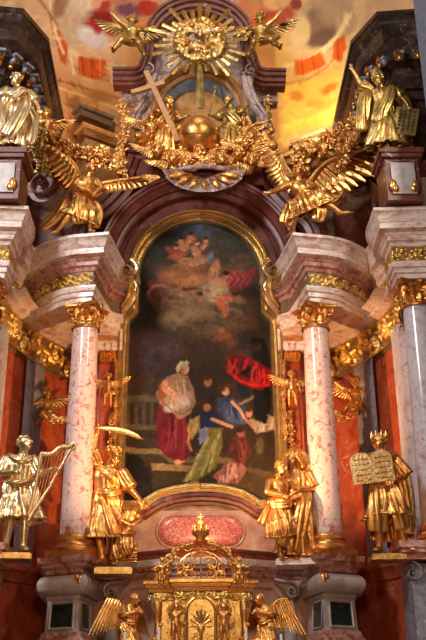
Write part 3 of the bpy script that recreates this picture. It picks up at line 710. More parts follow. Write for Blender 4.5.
P_([(158,386),(164,380),(168,394),(162,402),(157,396)],(150,90,52),1.2); E_(170,392,9,3.6,(222,160,122),30,.4); E_(178,396,8,3.2,(226,170,134),10,.4); E_(165,384,3.2,3.2,(214,146,106)); E_(184,401,7,5,(196,176,152),20,.5); E_(172,408,8,4,(206,188,164),-10,.5); E_(190,395,5,2,(216,156,116),60,.4)
L_([(163,402),(172,410),(182,414),(192,408)],1.6,(90,60,44),1,.7)
E_(185,369,4.2,5.2,(210,152,112),15,.35); E_(182,371,2,3,(160,100,70),10,.6,.7); L_([(186,367),(188,370),(187,372)],.8,(232,180,144),.6)
P_([(177,366),(180,361),(186,360),(190,363),(188,365),(181,367),(179,373),(176,371)],(196,174,128),1.); L_([(179,364),(187,362)],1,(230,212,170),.8); E_(178,462,4,2.4,(212,148,112)); L_([(184,461),(178,464)],1.4,(214,150,116),.8)
# seated and standing women beside her
E_(207,386,9,12,(58,42,34),0,.5); E_(208,382,3.8,4.8,(178,114,78),10,.4); E_(206,377.5,5.4,3.4,(78,44,24),0,.5); E_(202,383,2,6,(70,40,24),0,.5)
P_([(217,398),(226,396),(240,401),(250,412),(248,424),(230,427),(218,414)],(58,66,92),1.4); folds([(219,398),(238,401),(246,424),(222,420)],[(96,106,136),(36,40,60),(80,88,118)],1.8,16,3)
E_(225,391,3.8,4.8,(212,154,112),-25,.35); E_(221.5,388,4.2,3.8,(82,48,26),-10,.5); E_(229,386,3.6,2.4,(90,54,30),30,.5); L_([(232,402),(240,410),(244,418)],3,(206,152,110),1); L_([(240,404),(252,398),(258,392)],2.6,(140,120,104),1.4)
E_(203,403,5.6,4.8,(84,48,26),0,.5); E_(207,407.5,3.4,3.6,(196,134,92),20,.4)
P_([(190,422),(197,413),(210,411),(222,417),(222,428),(206,433),(192,434)],(42,46,66),1.2); P_([(189,420),(200,415),(200,428),(192,440),(187,430)],(176,138,74),1.2); folds([(190,420),(200,417),(196,436),(188,432)],[(214,184,120),(120,84,40)],1.4,10,4)
L_([(212,419),(222,423),(232,427)],3.2,(208,152,114),1); L_([(190,432),(188,442),(191,450)],2.6,(190,128,90),1)
P_([(207,428),(222,428),(222,446),(216,468),(198,480),(182,482),(196,466),(204,452)],(118,110,50),1.4); folds([(208,430),(222,430),(212,470),(184,482)],[(170,160,84),(72,66,28),(198,188,120),(140,128,60)],2.2,30,5)
P_([(199,430),(209,427),(207,440),(200,446)],(140,138,156),1.2); E_(192,484,7,2.4,(170,136,62),-20,.5)
P_([(214,476),(224,465),(240,460),(247,470),(238,482),(220,485)],(150,96,86),1.4); folds([(222,466),(242,462),(240,482),(216,482)],[(196,144,126),(94,54,50),(214,166,146)],2.,20,6)
P_([(232,436),(246,438),(252,452),(246,464),(234,462),(228,450)],(92,44,36),1.4); folds([(232,438),(246,440),(248,462),(232,460)],[(134,66,54),(56,26,22)],2.,14,7); E_(241,433,4,4.4,(150,88,62),0,.5); E_(240,430,4.4,3,(60,34,22),0,.5)
P_([(250,420),(262,412),(276,418),(274,430),(256,434)],(150,132,104),1.4); folds([(252,420),(274,418),(272,430),(254,432)],[(204,186,154),(96,80,60),(226,206,172)],1.6,18,8); E_(260,446,4,8,(96,82,54),0,.6); E_(249,413,3.6,4.6,(190,128,92),0,.4); E_(248,409,4,3,(70,42,26),0,.5); L_([(246,420),(254,428)],2.4,(190,128,94),1)
# dark figure wrapped in a flying scarlet cloth
P_([(252,340),(264,338),(270,356),(272,400),(266,424),(254,420),(252,380)],(26,20,18),2.); E_(257,345,5,6,(60,32,26),0,.4); E_(256,341,5.4,3.6,(30,18,14),0,.5); P_([(236,372),(252,376),(250,398),(238,396)],(30,36,36),2.)
P_([(228,358),(236,354),(250,358),(262,364),(273,372),(272,384),(262,390),(250,388),(238,382),(230,374),(226,366)],(120,14,16),1.4); P_([(240,364),(254,366),(260,374),(250,378),(240,374)],(24,18,18),1.6)
folds([(228,358),(250,358),(238,380),(228,370)],[(196,34,32),(214,56,48),(80,8,12)],2.2,20,9); folds([(252,360),(273,372),(270,386),(250,386)],[(184,28,28),(206,48,44),(76,8,12)],2.2,26,10); L_([(229,372),(240,381),(254,386),(268,385)],2.6,(196,36,34),1.2)
p.a *= .74
p.brush(4200, 1)
p.a *= (1+.30*p.nz[..., None]); p.a = np.clip(p.a, 0, 1)
nx, nz_ = 260, 500; vs = []; fs = []; idx = {}
for j in range(nz_+1):
    for i in range(nx+1): vs.append((-1.64+3.28*i/nx, 16.98, 3.15+6.38*j/nz_))
for j in range(nz_):
    for i in range(nx):
        c = vs[j*(nx+1)+i]
        if inside(FO, c[0], c[2]): a = j*(nx+1)+i; fs.append((a, a+1, a+nx+2, a+nx+1))
cv = paintmesh('altar_painting', vs, fs, p, M['paint'])
md = cv.modifiers.new('s', 'SOLIDIFY'); md.thickness = .03; md.offset = -1
tag(cv, 'dark baroque oil painting of robed figures below cloud-borne angels, inside the gilded frame', 'painting')

# the fresco of the vault
q = Pic(-40, -60, 470, 210, 2, (196,138,86))
q.str = .45
E_, P_, L_ = q.ell, q.poly, q.line
P_([(40,-50),(130,-50),(128,60),(112,160),(60,170)],(204,150,96),4); P_([(270,-60),(380,-60),(345,120),(280,150)],(226,180,104),4)
for (a,b,c,d) in ((-20,-60,120,60),(290,-60,470,60)): P_([(a,b),(c,b),(c,d),(a,d)],(222,190,150),30,.5)
E_(85,0,20,26,(214,190,160),0,.6); E_(70,30,16,20,(200,168,136),0,.7); E_(94,38,16,9,(210,196,190),30,.6)
# painted balustrade ring with orange hangings, left
L_([(52,8),(56,30),(66,48),(84,60),(104,66),(125,68)],5,(226,194,140),2); L_([(50,14),(54,38),(66,60),(84,74),(104,80),(125,82)],2,(176,120,74),1)
P_([(56,26),(62,34),(68,46),(66,66),(60,60),(56,42)],(198,86,34),1.5); P_([(78,56),(92,58),(108,60),(106,76),(92,80),(78,74)],(196,84,32),1.5); L_([(82,58),(84,76)],1.4,(150,56,22)); L_([(92,60),(92,78)],1.4,(150,56,22)); L_([(100,60),(100,76)],1.4,(226,130,70))
E_(100,20,16,12,(140,38,34),-20,.6); E_(92,26,10,5,(168,50,46),30,.6); E_(112,30,8,6,(150,60,40),0,.7); E_(104,6,9,5,(178,62,50),-30,.6); E_(128,10,14,8,(120,72,90),10,.6); E_(120,0,10,5,(180,120,90)); E_(96,4,5,5,(216,160,120)); E_(86,34,10,8,(216,204,196),20,.6)
P_([(60,80),(78,84),(110,90),(126,96),(124,110),(96,108),(66,100)],(214,150,84),2.); P_([(66,98),(78,96),(84,106),(72,110)],(150,96,60),2.5,.7); P_([(70,112),(84,122),(120,140),(112,156),(76,150),(66,130)],(206,116,62),2.5); L_([(60,88),(84,96),(126,112)],2,(240,196,126),1.2); L_([(58,80),(84,88),(126,100)],1.6,(140,84,48),1.); L_([(64,104),(92,112),(122,128)],1.8,(150,90,50),1.2); L_([(66,92),(70,120)],1.4,(160,100,60),1.); L_([(96,100),(100,124)],1.4,(160,100,60),1.); L_([(48,-8),(56,34),(64,54)],2.4,(238,206,156),1.2); L_([(70,52),(74,74)],2.5,(232,196,146),1.); L_([(112,62),(112,82)],2.5,(232,196,146),1.); E_(100,96,14,6,(180,120,66),10,.7)
E_(60,4,7,18,(120,60,44),20,.6,.7); L_([(36,-6),(58,26)],3,(130,86,60),2,.7)
# centre, above the arch
E_(160,8,12,10,(206,96,50),0,.6); E_(148,30,10,8,(226,110,40),0,.6); E_(170,-10,26,14,(214,178,140),0,.6); E_(236,8,14,10,(200,120,80),10,.6); E_(250,24,10,6,(216,80,60),30,.6); E_(228,-6,14,10,(206,164,130)); E_(148,8,10,8,(178,60,44)); E_(240,-10,8,8,(170,60,50))
# right
E_(320,24,20,22,(150,118,92),10,.7); E_(334,4,16,20,(190,156,120),-10,.7); E_(322,38,16,8,(120,90,74),-20,.7); E_(346,20,10,16,(196,160,116)); E_(300,30,10,16,(230,196,140)); E_(268,24,16,14,(196,64,52),10,.6); E_(284,14,12,10,(178,80,60),0,.6); E_(276,2,12,8,(226,170,110)); E_(262,38,10,6,(236,128,60)); E_(296,4,6,6,(150,70,60)); E_(290,26,5,6,(224,170,126))
L_([(286,66),(304,62),(322,52),(338,36),(350,14)],5,(240,210,150),2); L_([(284,84),(306,80),(326,68),(344,46)],2,(206,140,70),1.2)
P_([(294,60),(308,58),(322,52),(326,64),(312,72),(296,76)],(226,104,30),1.5); P_([(334,42),(344,34),(346,48),(340,62),(332,58)],(222,96,30),1.5); L_([(302,60),(303,74)],1.3,(176,64,22)); L_([(312,58),(315,70)],1.3,(176,64,22)); L_([(338,40),(338,58)],1.3,(176,64,22))
P_([(284,86),(326,76),(340,66),(336,122),(284,134)],(246,196,92),3.); E_(330,88,9,4,(206,130,50),-30,.6); E_(296,96,8,5,(214,140,66),10,.6); E_(316,104,9,5,(236,170,80),0,.6); L_([(286,126),(336,112)],6,(252,214,96),2)  # yellow glow of the lit vault put into the fresco colours
q.brush(2200, 2, 2.4)
q.a *= (1+.05*q.nz[..., None]); q.a = np.clip(q.a, 0, 1)
vs = []; fs = []; nx, nz_ = 400, 320
for j in range(nz_+1):
    for i in range(nx+1):
        x = -5.6+11.2*i/nx; z = 9.0+11*j/nz_; k = max(0, z-12.5)
        vs.append((x, 20.3-.13*x*x-.10*k*k, z))
for j in range(nz_):
    for i in range(nx): a = j*(nx+1)+i; fs.append((a, a+1, a+nx+2, a+nx+1))
cl = paintmesh('ceiling', vs, fs, q, M['fresco']); struct(cl)
# ------------------------------------------------------------------ sculpture
def lerp(a, b, t): return a+(b-a)*t
ADULT = dict(pel=(0,0,.53), wai=(0,0,.62), che=(0,0,.73), nec=(0,.005,.835), hea=(0,-.015,.925), sa=(-.105,0,.80), sb=(.105,0,.80),
             ea=(-.15,.01,.635), eb=(.15,.01,.635), ha=(-.16,-.06,.48), hb=(.16,-.06,.48), pa=(-.055,0,.52), pb=(.055,0,.52),
             ka=(-.065,-.03,.285), kb=(.065,-.01,.285), fa=(-.07,0,.045), fb=(.085,.01,.045))
CHILD = dict(pel=(0,0,.44), wai=(0,0,.52), che=(0,0,.63), nec=(0,.005,.745), hea=(0,-.01,.865), sa=(-.105,0,.715), sb=(.105,0,.715),
             ea=(-.17,-.01,.59), eb=(.17,-.01,.59), ha=(-.19,-.08,.47), hb=(.19,-.08,.47), pa=(-.06,0,.43), pb=(.06,0,.43),
             ka=(-.08,-.05,.24), kb=(.08,-.03,.24), fa=(-.08,0,.04), fb=(.09,.01,.04))
def lookrot(d):
    d = V(d).normalized(); y = -d; x = V((0,0,1)).cross(d)*-1
    x = y.cross(V((0,0,1))); x.normalize(); z = x.cross(y)
    return Matrix((x, y, z)).transposed()
def hand(g, w, d, sz, curl=.5, side=1):
    """palm, four fingers and thumb at wrist w pointing along d"""
    d = V(d).normalized(); up = V((0,-1,0)) if abs(d.y) < .8 else V((0,0,1)); n = (up-d*up.dot(d)).normalized(); x = d.cross(n)*side
    Rm = Matrix((x, n, d)).transposed()
    def q(a, b, c): return V(w)+Rm @ (V((a, b, c))*sz)
    g.ell(q(0,0,.42), (.26*sz,.12*sz,.44*sz), Rm, 10, 7)
    for i, L in enumerate((.40,.50,.46,.34)):
        xx = -.19+.125*i; b0 = q(xx,0,.78); b1 = q(xx*1.15, -.10*curl, .78+L*.55); b2 = q(xx*1.15, -.10*curl-.30*curl, .78+L*(1-.35*curl))
        g.cap(b0, b1, .068*sz, .06*sz, 7); g.cap(b1, b2, .06*sz, .05*sz, 7)
    g.cap(q(-.22,0,.22), q(-.42,-.10,.50), .085*sz, .07*sz, 7); g.cap(q(-.42,-.10,.50), q(-.42,-.22,.70), .07*sz, .055*sz, 7)
def headgeo(g, c, R, r, child=False):
    c = V(c); q = lambda a, b, z: c+R @ (V((a, b, z))*r)
    g.ell(q(0,.12,.16), (.80*r,.98*r,.94*r), R, 18, 12)                       # skull
    if child:
        g.ell(q(0,-.30,-.30), (.66*r,.58*r,.58*r), R, 14, 9)
        for s in (-1,1): g.ell(q(s*.32,-.58,-.34), (.30*r,.24*r,.28*r), R, 9, 6)
    else: g.ell(q(0,-.28,-.42), (.56*r,.54*r,.70*r), R, 14, 9)
    g.ell(q(0,-.66,-.88), (.24*r,.22*r,.18*r), R, 9, 6)                       # chin
    g.cap(q(0,-.80,.16), q(0,-1.06,-.20), .10*r, .15*r, 8)                    # nose
    for s in (-1, 1):
        g.cap(q(s*.12,-.84,.24), q(s*.50,-.70,.26), .10*r, .08*r, 7)          # brow
        g.ell(q(s*.29,-.72,.02), (.15*r,.10*r,.10*r), R, 9, 6)                # eye
        g.cap(q(s*.78,.05,.12), q(s*.76,.08,-.22), .12*r, .08*r, 7)           # ear
    g.cap(q(-.17,-.84,-.50), q(.17,-.84,-.50), .07*r, .07*r, 7); g.cap(q(-.12,-.82,-.62), q(.12,-.82,-.62), .075*r, .075*r, 7)
def hairgeo(g, c, R, r, style='curls', seed=1):
    rnd = random.Random(seed); c = V(c)
    q = lambda a, b, z: c+R @ (V((a, b, z))*r)
    if style in ('curls', 'long', 'child'):
        g.ell(q(0,.22,.28), (.88*r,.96*r,.92*r), R, 16, 10)
        for k in range(46 if style != 'child' else 30):
            th = rnd.uniform(0, 2*PI); ph = rnd.uniform(-.15, 1.0)
            x, y, z = math.cos(th)*math.cos(ph), math.sin(th)*math.cos(ph)*1.05+.18, math.sin(ph)+.2
            if y < -.40 and z < .62: continue
            g.ell(q(x*.92, y*.95, z*.95), rnd.uniform(.17,.27)*r, R, 7, 5)
        if style == 'long':
            for s in (-1, 1):
                for k in range(5): g.ell(q(s*(.78+.05*k), .1+.1*k, -.1-.3*k), (.28*r,.30*r,.30*r), R, 8, 6)
            for k in range(6): g.ell(q(rnd.uniform(-.5,.5), .95, -.1-.25*k), .35*r, R, 8, 6)
def beardgeo(g, c, R, r, seed=2):
    rnd = random.Random(seed); c = V(c)
    for k in range(26):
        u = rnd.uniform(-1, 1); v = rnd.random()
        g.ell(c+R @ (V((u*.52*(1-.35*v), -.55-.28*(1-abs(u))-.1*v, -.62-.85*v*(1-.4*abs(u))))*r), rnd.uniform(.13,.2)*r, R, 7, 5)
def ring(c, u, v, rx, ry, nf, amp, ph, m=72, sharp=.75):
    out = []
    for j in range(m):
        a = 2*PI*j/m
        f = abs(math.sin(nf*a/2+ph+.6*math.sin(a*2+ph*.7)))**sharp
        k = 1+amp*(f-.6)*1.4+amp*.45*math.sin((nf*1.7)*a/1+ph*2.3+1)
        out.append(c+u*(math.cos(a)*rx*k)+v*(math.sin(a)*ry*k))
    return out
def robe_geo(g, J, hem=.12, top=.80, flare=.07, nf=11, amp=.2, seed=0, ends=None, body_r=(.118,.088), sway=2.0):
    """cloth hung from the shoulders (or waist) over both legs down to the hem"""
    rnd = random.Random(seed); nodes = []
    P = {k: V(p) for k, p in J.items()}
    tor = [(P['nec'].lerp(P['che'], .25), P['sb']-P['sa'], .95, .62), (P['che'], P['sb']-P['sa'], 1.08, 1.05), (P['wai'], P['pb']-P['pa'], .86, .9), (P['pel'], P['pb']-P['pa'], 1.12, 1.12)]
    for c, u, kx, ky in tor: nodes.append((c, u, body_r[0]*kx, body_r[1]*ky))
    def leg(k, t):
        a, b, c = P['p'+k], P['k'+k], P['f'+k]
        return a.lerp(b, t*2) if t < .5 else b.lerp(c, (t-.5)*2)
    T = hem
    for i in range(1, 9):
        t = T*i/8; A, B = leg('a', t), leg('b', t); c = (A+B)/2; d = B-A
        nodes.append((c, d, max(.11, d.length/2+.055)+flare*t, .085+flare*t*.9))
    k0 = {'neck':0, 'chest':1, 'waist':2}.get(top, 0) if isinstance(top, str) else 0
    nodes = nodes[k0:]
    cs = crom([n[0] for n in nodes], 5); N = len(cs); rows = []
    for i, c in enumerate(cs):
        f = i/5; a = min(int(f), len(nodes)-1); b = min(a+1, len(nodes)-1); f -= a
        t = (cs[min(i+1, N-1)]-cs[max(i-1, 0)]).normalized()
        u = nodes[a][1].normalized().lerp(nodes[b][1].normalized(), f); u = (u-t*u.dot(t)).normalized(); v = t.cross(u)
        rx = lerp(nodes[a][2], nodes[b][2], f); ry = lerp(nodes[a][3], nodes[b][3], f); s = i/(N-1)
        rows.append(ring(c, u, v, rx, ry, nf, amp*(.30+.9*s), seed+s*sway))
    g.grid(rows, closed_u=True)
    g.grid([[p.lerp(rows[-1-i*2][0]*0+cs[-1-i*2], .10+.05*i) for p in rows[-1-i*2]] for i in range(3)], closed_u=True)
    # turned hem
    g.tube([p for p in rows[-1]], .010, 6, closed=True)
def swag(g, pts, r0, r1=None, n=6, k=5, rip=.32, flat=.55, taper=True, tw=.16):
    P = crom([V(p) for p in pts], n); N = len(P); r1 = r1 if r1 is not None else r0
    R = [lerp(r0, r1, i/(N-1))*(.45+.55*math.sin(PI*min(1, max(0, (i+.6)/(N*.3) if i < N*.3 else 1))*.5)) * ((.5+.5*math.sin(PI*.5*min(1, (N-i)/(N*.2)))) if taper else 1) for i in range(N)]
    g.tube(P, R, 30, flat=flat, ripple=rip, k=k, twist=tw)
def wing_geo(g, root, tip, down, n1=11, w=.32, bow=.1, fan=1.0):
    """leading edge from root to tip; feathers trail along `down`, fanning to the tip"""
    root, tip, down = V(root), V(tip), V(down).normalized(); ax = tip-root; L = ax.length; e = ax.normalized(); nrm = e.cross(down).normalized()
    up = (down*-1-e*(-down).dot(e)).normalized()
    edge = lambda t: root+ax*t+up*(math.sin(PI*min(1, t*1.05))*bow*L)+nrm*(.05*L*math.sin(PI*t))
    g.tube([edge(t/12) for t in range(13)], [(.055-.035*t/12)*L*.9 for t in range(13)], 10, flat=.7)
    for layer, (ls, ww, cnt, lift) in enumerate(((1.0,.125,n1+3,0),(.66,.115,n1+1,.014),(.36,.105,n1,.028))):
        for i in range(cnt):
            t = .04+.96*i/(cnt-1); b = edge(t)
            d = (down*(1-t**2.2*.75*fan)+e*(.30+t**1.8*.9)*fan).normalized()
            ln = L*w*(1.0+.75*t)*ls*(1.0 if t > .15 else .8); sd = d.cross(nrm).normalized(); rows = []
            for j in range(7):
                v = j/6; wd = L*ww*(math.sin(PI*(.12+.80*v))**.6)*(1.15 if t > .6 else 1)*(.5 if j == 6 else 1)
                c = b+d*(ln*v)+nrm*(lift*L+.035*L*math.sin(v*PI)*1.0)
                rows.append([c-sd*wd*.5, c+nrm*.012*L-sd*wd*.2, c+nrm*.022*L, c+nrm*.012*L+sd*wd*.2, c+sd*wd*.5])
            g.grid(rows); g.grid([[p-nrm*.012*L for p in r[::-1]] for r in rows])
def figure(name, label, cat, loc, h, rz=0, pose=None, child=False, look=(0,-1,-.1), hair='curls', beard=False, mat='gold', robe=None, short=None,
           swags=(), wings=(), sleeves=True, extra=None, group=None, curl=.5, vox=None, cloak=None):
    t = thing(name, label, cat, loc, rz, group)
    J = dict(CHILD if child else ADULT); J.update(pose or {}); P = {k: V(p) for k, p in J.items()}
    S = Matrix.Scale(h, 4); m = M[mat]; hr = .098 if child else .066; fat = 1.25 if child else 1
    g = MB(); sd = (P['sb']-P['sa']).normalized(); spine = (P['nec']-P['pel']).normalized(); fw = sd.cross(spine)
    Rt = Matrix((sd, fw*-1, spine)).transposed()
    hd = (P['pb']-P['pa']).normalized()
    g.ell(P['che'], (.112*fat*.95,.085*fat,.10), Rt); g.ell(P['che'].lerp(P['nec'], .45), (.105*fat*.9,.062*fat,.06), Rt)
    g.cap(P['che'], P['wai'], .085*fat, .076*fat); g.cap(P['wai'], P['pel'], .078*fat, .085*fat); g.ell(P['pel'], (.105*fat*.95,.085*fat,.075), Rt)
    g.cap(P['che'].lerp(P['nec'], .7), P['hea'], .042 if not child else .045, .038)
    for k in 'ab':
        g.cap(P['s'+k], P['e'+k], .043*fat, .034*fat); g.cap(P['e'+k], P['h'+k], .033*fat, .021*fat)
        g.cap(P['p'+k], P['k'+k], .074*fat, .046*fat); g.cap(P['k'+k], P['f'+k], .046*fat, .027*fat)
        mid = P['k'+k].lerp(P['f'+k], .3)+V((0,.012,0)); g.ell(mid, (.040*fat,.042*fat,.07))
        ft = P['f'+k]; to = P.get('t'+k, None); dr = (to-ft) if to else V(((-.03 if k == 'a' else .03), -.10, -.022))
        if dr.length > .13: dr = dr.normalized()*.11
        g.cap(ft-dr*.15-V((0,0,.008)), ft+dr, .027*fat, .017*fat)
        for q in range(4): g.cap(ft+dr*.9+V((.012*(q-1.5),0,-.004)), ft+dr*1.22+V((.014*(q-1.5),0,-.004)), .008, .007, 6)
    RL = lookrot(look); headgeo(g, P['hea'], RL, hr, child)
    vx = vox or max(.0085, .012/h if h < 1.2 else .0085)
    bd = g.build('body', m, t, remesh=vx, xf=None, smooth_it=2); bd.data.transform(S)
    for k in 'ab':
        hg = MB(); dr = P.get('d'+k) or (P['h'+k]-P['e'+k]).normalized()
        hand(hg, P['h'+k], dr, .062 if not child else .058, curl, 1 if k == 'a' else -1)
        # hand is merged into the body mesh
        hm = hg.build('hand', m, None); hm.data.transform(S)
        import bmesh
        bm = bmesh.new(); bm.from_mesh(bd.data); bm.from_mesh(hm.data); bm.to_mesh(bd.data); bm.free()
        bpy.data.objects.remove(hm)
    bd.data.polygons.foreach_set('use_smooth', [True]*len(bd.data.polygons))
    g = MB(); hairgeo(g, P['hea'], RL, hr, 'child' if child and hair == 'curls' else hair, hash(label) % 99 if 0 else len(label))
    if g.v: g.build('hair', m, t, xf=S, ang=0)
    if beard: g = MB(); beardgeo(g, P['hea'], RL, hr); g.build('beard', m, t, xf=S, ang=0)
    if robe: g = MB(); robe_geo(g, J, **robe); g.build('robe', m, t, xf=S, ang=0)
    if sleeves and robe:
        for k in 'ab':
            g = MB(); a, b = P['s'+k], P['s'+k].lerp(P['e'+k], .95); d = (b-a).normalized()
            P3 = [a.lerp(b, q/8)+V((0,0,-.012*q/8)) for q in range(9)]; g.tube(P3, [.052+.016*q/8 for q in range(9)], 36, ripple=.16, k=9, twist=.2)
            g.build('sleeve', m, t, xf=S, ang=0)
    if swags:
        g = MB()
        for sw in swags: swag(g, *sw) if not isinstance(sw, dict) else swag(g, **sw)
        g.build('drapery', m, t, xf=S, ang=0)
    if cloak:
        g = MB(); rows = []
        for i in range(25):
            v = i/24; row = []
            for j in range(61):
                u = j/60*2-1; w_ = cloak.get('w0', .15)*(1-v)+cloak.get('w1', .26)*v; bk = cloak.get('back', .09)+.08*v
                fo = abs(math.sin(u*11+v*1.5+cloak.get('ph', 0)))**.7*.035*(.3+v)
                x = u*w_+cloak.get('dx', 0)*v; y = bk*(1-1.15*abs(u)**2.2)+fo; z = lerp(cloak.get('z0', .83), cloak.get('z1', .15), v)+.03*math.cos(u*3)*(1-v)
                row.append((x, y, z))
            rows.append(row)
        g.grid(rows); g.grid([[(x, y+.012, z) for x, y, z in r[::-1]] for r in rows]); g.build('cloak', m, t, xf=S, ang=0)
    for wg in wings:
        g = MB(); wing_geo(g, *wg[:3], **(wg[3] if len(wg) > 3 else {})); g.build('wing', m, t, xf=S, ang=0)
    if extra: extra(t, P, S, m)
    return t
def place(px, pyf, pyh, Y):
    """base point under pixel column, height from foot to head rows"""
    b = at(px, pyf, Y); tp = at(px, pyh, Y); return b, tp.z-b.z

# --- harp player, lower left
b, h = place(14, 553, 436, 13.95)
def ex(t, P, S, m):
    g = MB(); 
    g.tube(crom([(.10,-.17,.24),(.14,-.18,.50),(.17,-.19,.80)], 6), .016, 10); g.build('harp_pillar', m, t, xf=S)
    g = MB(); g.tube(crom([(.17,-.19,.80),(.26,-.20,.80),(.33,-.2,.86),(.40,-.2,.87),(.44,-.2,.90)], 6), [.022]*20+[.02]*5, 10); spiral(g, .035, 1.4, .04, .4, sgn=-1, a0=PI/2, cx=.43, cz=.86, y0=-.2); g.build('harp_neck', m, t, xf=S)
    g = MB(); g.tube([(.10,-.17,.24),(.26,-.2,.52),(.42,-.21,.85)], [.020,.014,.012], 10); g.build('soundboard', m, t, xf=S)
    for i in range(8): g = MB(); u = i/8; a = V((.17,-.19,.80)).lerp(V((.42,-.2,.85)), .1+u*.85); c = V((.10,-.17,.26)).lerp(V((.40,-.21,.82)), u*.95+.02); g.tube([a, c], .0028, 5); g.build('string', m, t, xf=S)
harp_t = figure('harp_player_statue', 'gilded statue of a curly-haired person playing a harp at the lower left edge', 'statue', b, h, .15,
       dict(hea=(.03,-.03,.925), nec=(.01,-.005,.84), ea=(-.17,-.02,.66), ha=(-.02,-.16,.64), eb=(.16,-.03,.65), hb=(.27,-.19,.67), ka=(-.05,-.02,.28), kb=(.07,-.03,.28), fa=(-.075,.03,.045), fb=(.07,-.02,.045), pel=(-.01,0,.53)),
       look=(.8,-1,.35), mat='palegold', robe=dict(hem=.52, flare=.16, nf=9, amp=.30, seed=1),
       swags=(([(-.13,.02,.60),(-.03,-.12,.56),(.09,-.09,.60),(.12,.03,.62)], .032,.026), ([(.10,-.06,.60),(.13,-.10,.45),(.09,-.08,.32),(.13,-.04,.22)], .055,.035), ([(-.11,-.05,.82),(0,-.11,.76),(.10,-.07,.80)], .026,.02)), extra=ex)
# --- man raising a curved sword, left of the painting
b, h = place(104, 566, 447, 15.55)
def ex(t, P, S, m):
    g = MB(); hd = P['ha']+V((-.01,-.02,.05)); tip = hd+V((.40,-.10,-.115))
    pts = crom([hd+V((.02,0,0)), hd.lerp(tip, .35)+V((0,0,.022)), hd.lerp(tip, .7)+V((0,0,.026)), tip], 6); rows = []
    N = len(pts)
    for i, p in enumerate(pts): w = .013+.010*math.sin(PI*i/(N-1)*.8); w *= (1 if i < N-2 else .3); rows.append([p+V((0,0,w)), p+V((0,-.004,0)), p-V((0,0,w)), p+V((0,.004,0))])
    g.grid(rows, closed_u=True, caps=True); g.build('sword_blade', M['gold'], t, xf=S)
    g = MB(); g.cap(hd-V((.06,0,-.02)), hd+V((.02,0,-.005)), .011, .011); g.cap(hd+V((.02,-.0,.035)), hd+V((.02,0,-.045)), .008, .008); g.ell(hd-V((.07,0,-.02)), .016); g.build('sword_hilt', m, t, xf=S)
sw_t = figure('swordsman_statue', 'gilded statue of a bearded man swinging a curved sword beside the left pink column', 'statue', b, h, .1,
       dict(hea=(.05,-.05,.93), nec=(.025,-.01,.84), sa=(-.085,-.01,.83), sb=(.115,-.01,.79), ea=(-.135,-.01,.97), ha=(-.10,-.03,1.10), da=(.2,-.2,1), eb=(.19,-.04,.64), hb=(.30,-.10,.50), db=(.6,-.3,-.5), ka=(-.06,-.03,.28), kb=(.09,.02,.29), fa=(-.01,-.02,.045), fb=(.05,.10,.05)),
       look=(.55,-1,-.25), beard=True, robe=dict(hem=.58, flare=.10, nf=13, amp=.26, seed=4, top='neck'),
       swags=(([(-.12,.0,.60),(0,-.11,.58),(.12,-.05,.61)], .030,.03), ([(-.13,.03,.75),(-.16,.06,.5),(-.14,.08,.25),(-.10,.06,.05)], .05,.07), ([(-.10,-.05,.82),(.02,-.11,.72),(.11,-.05,.64)], .022,.022)), extra=ex)
# --- kneeling boy at his side
b, h = place(125, 562, 500, 15.45)
figure('kneeling_boy_statue', 'gilded statue of a bare-chested boy kneeling under the swordsman, leaning to the painting', 'statue', b, h*1.12, .0,
       dict(pel=(.0,.02,.42), wai=(.02,.0,.50), che=(.06,-.03,.62), nec=(.12,-.05,.73), hea=(.20,-.08,.80), sa=(.02,-.07,.70), sb=(.16,.03,.72), ea=(-.06,-.14,.56), ha=(.06,-.20,.50), eb=(.22,-.06,.58), hb=(.10,-.16,.50),
            pa=(-.05,0,.41), pb=(.05,0,.41), ka=(-.04,-.13,.24), kb=(.10,-.10,.18), fa=(-.09,.02,.06), fb=(.02,.12,.06)), child=False, look=(.9,-.8,-.1),
       robe=None, swags=(([(-.10,.02,.44),(-.02,-.12,.38),(.09,-.06,.40),(.12,.05,.42)], .055,.05), ([(.02,-.10,.36),(.0,-.14,.22),(.04,-.12,.08)], .075,.06), ([(-.09,0,.40),(-.12,-.04,.2),(-.08,-.06,.04)], .06,.05)), sleeves=False)
g = MB()
for k in range(9): zz = .02+.035*k; g.cap(V((-.16,-.02+.01*(k%2),zz)), V((.16,.02,zz+.01*(k % 3))), .022, .02, 8)
o = g.build('firewood_bundle', M['gold']); o.location = b+V((.02,.12,0)); tag(o, 'gilded bundle of logs behind the kneeling boy', 'wood')
# plinths
BASES = []
for px, py, Y, w, lab in ((113,571,15.4,.62,'gold-edged slab under the swordsman and the boy'),(296,562,15.4,.66,'pale slab under the embracing pair of gilded statues')):
    p_ = at(px, py, Y); g = MB(); g.box((0,.1,-.02),(w,.6,.09)); g.box((0,.1,.03),(w*.94,.55,.03)); o = g.build('base', M['oldgold' if px < 200 else 'cornice'], sw_t if px < 200 else None); BASES.append((o, p_))
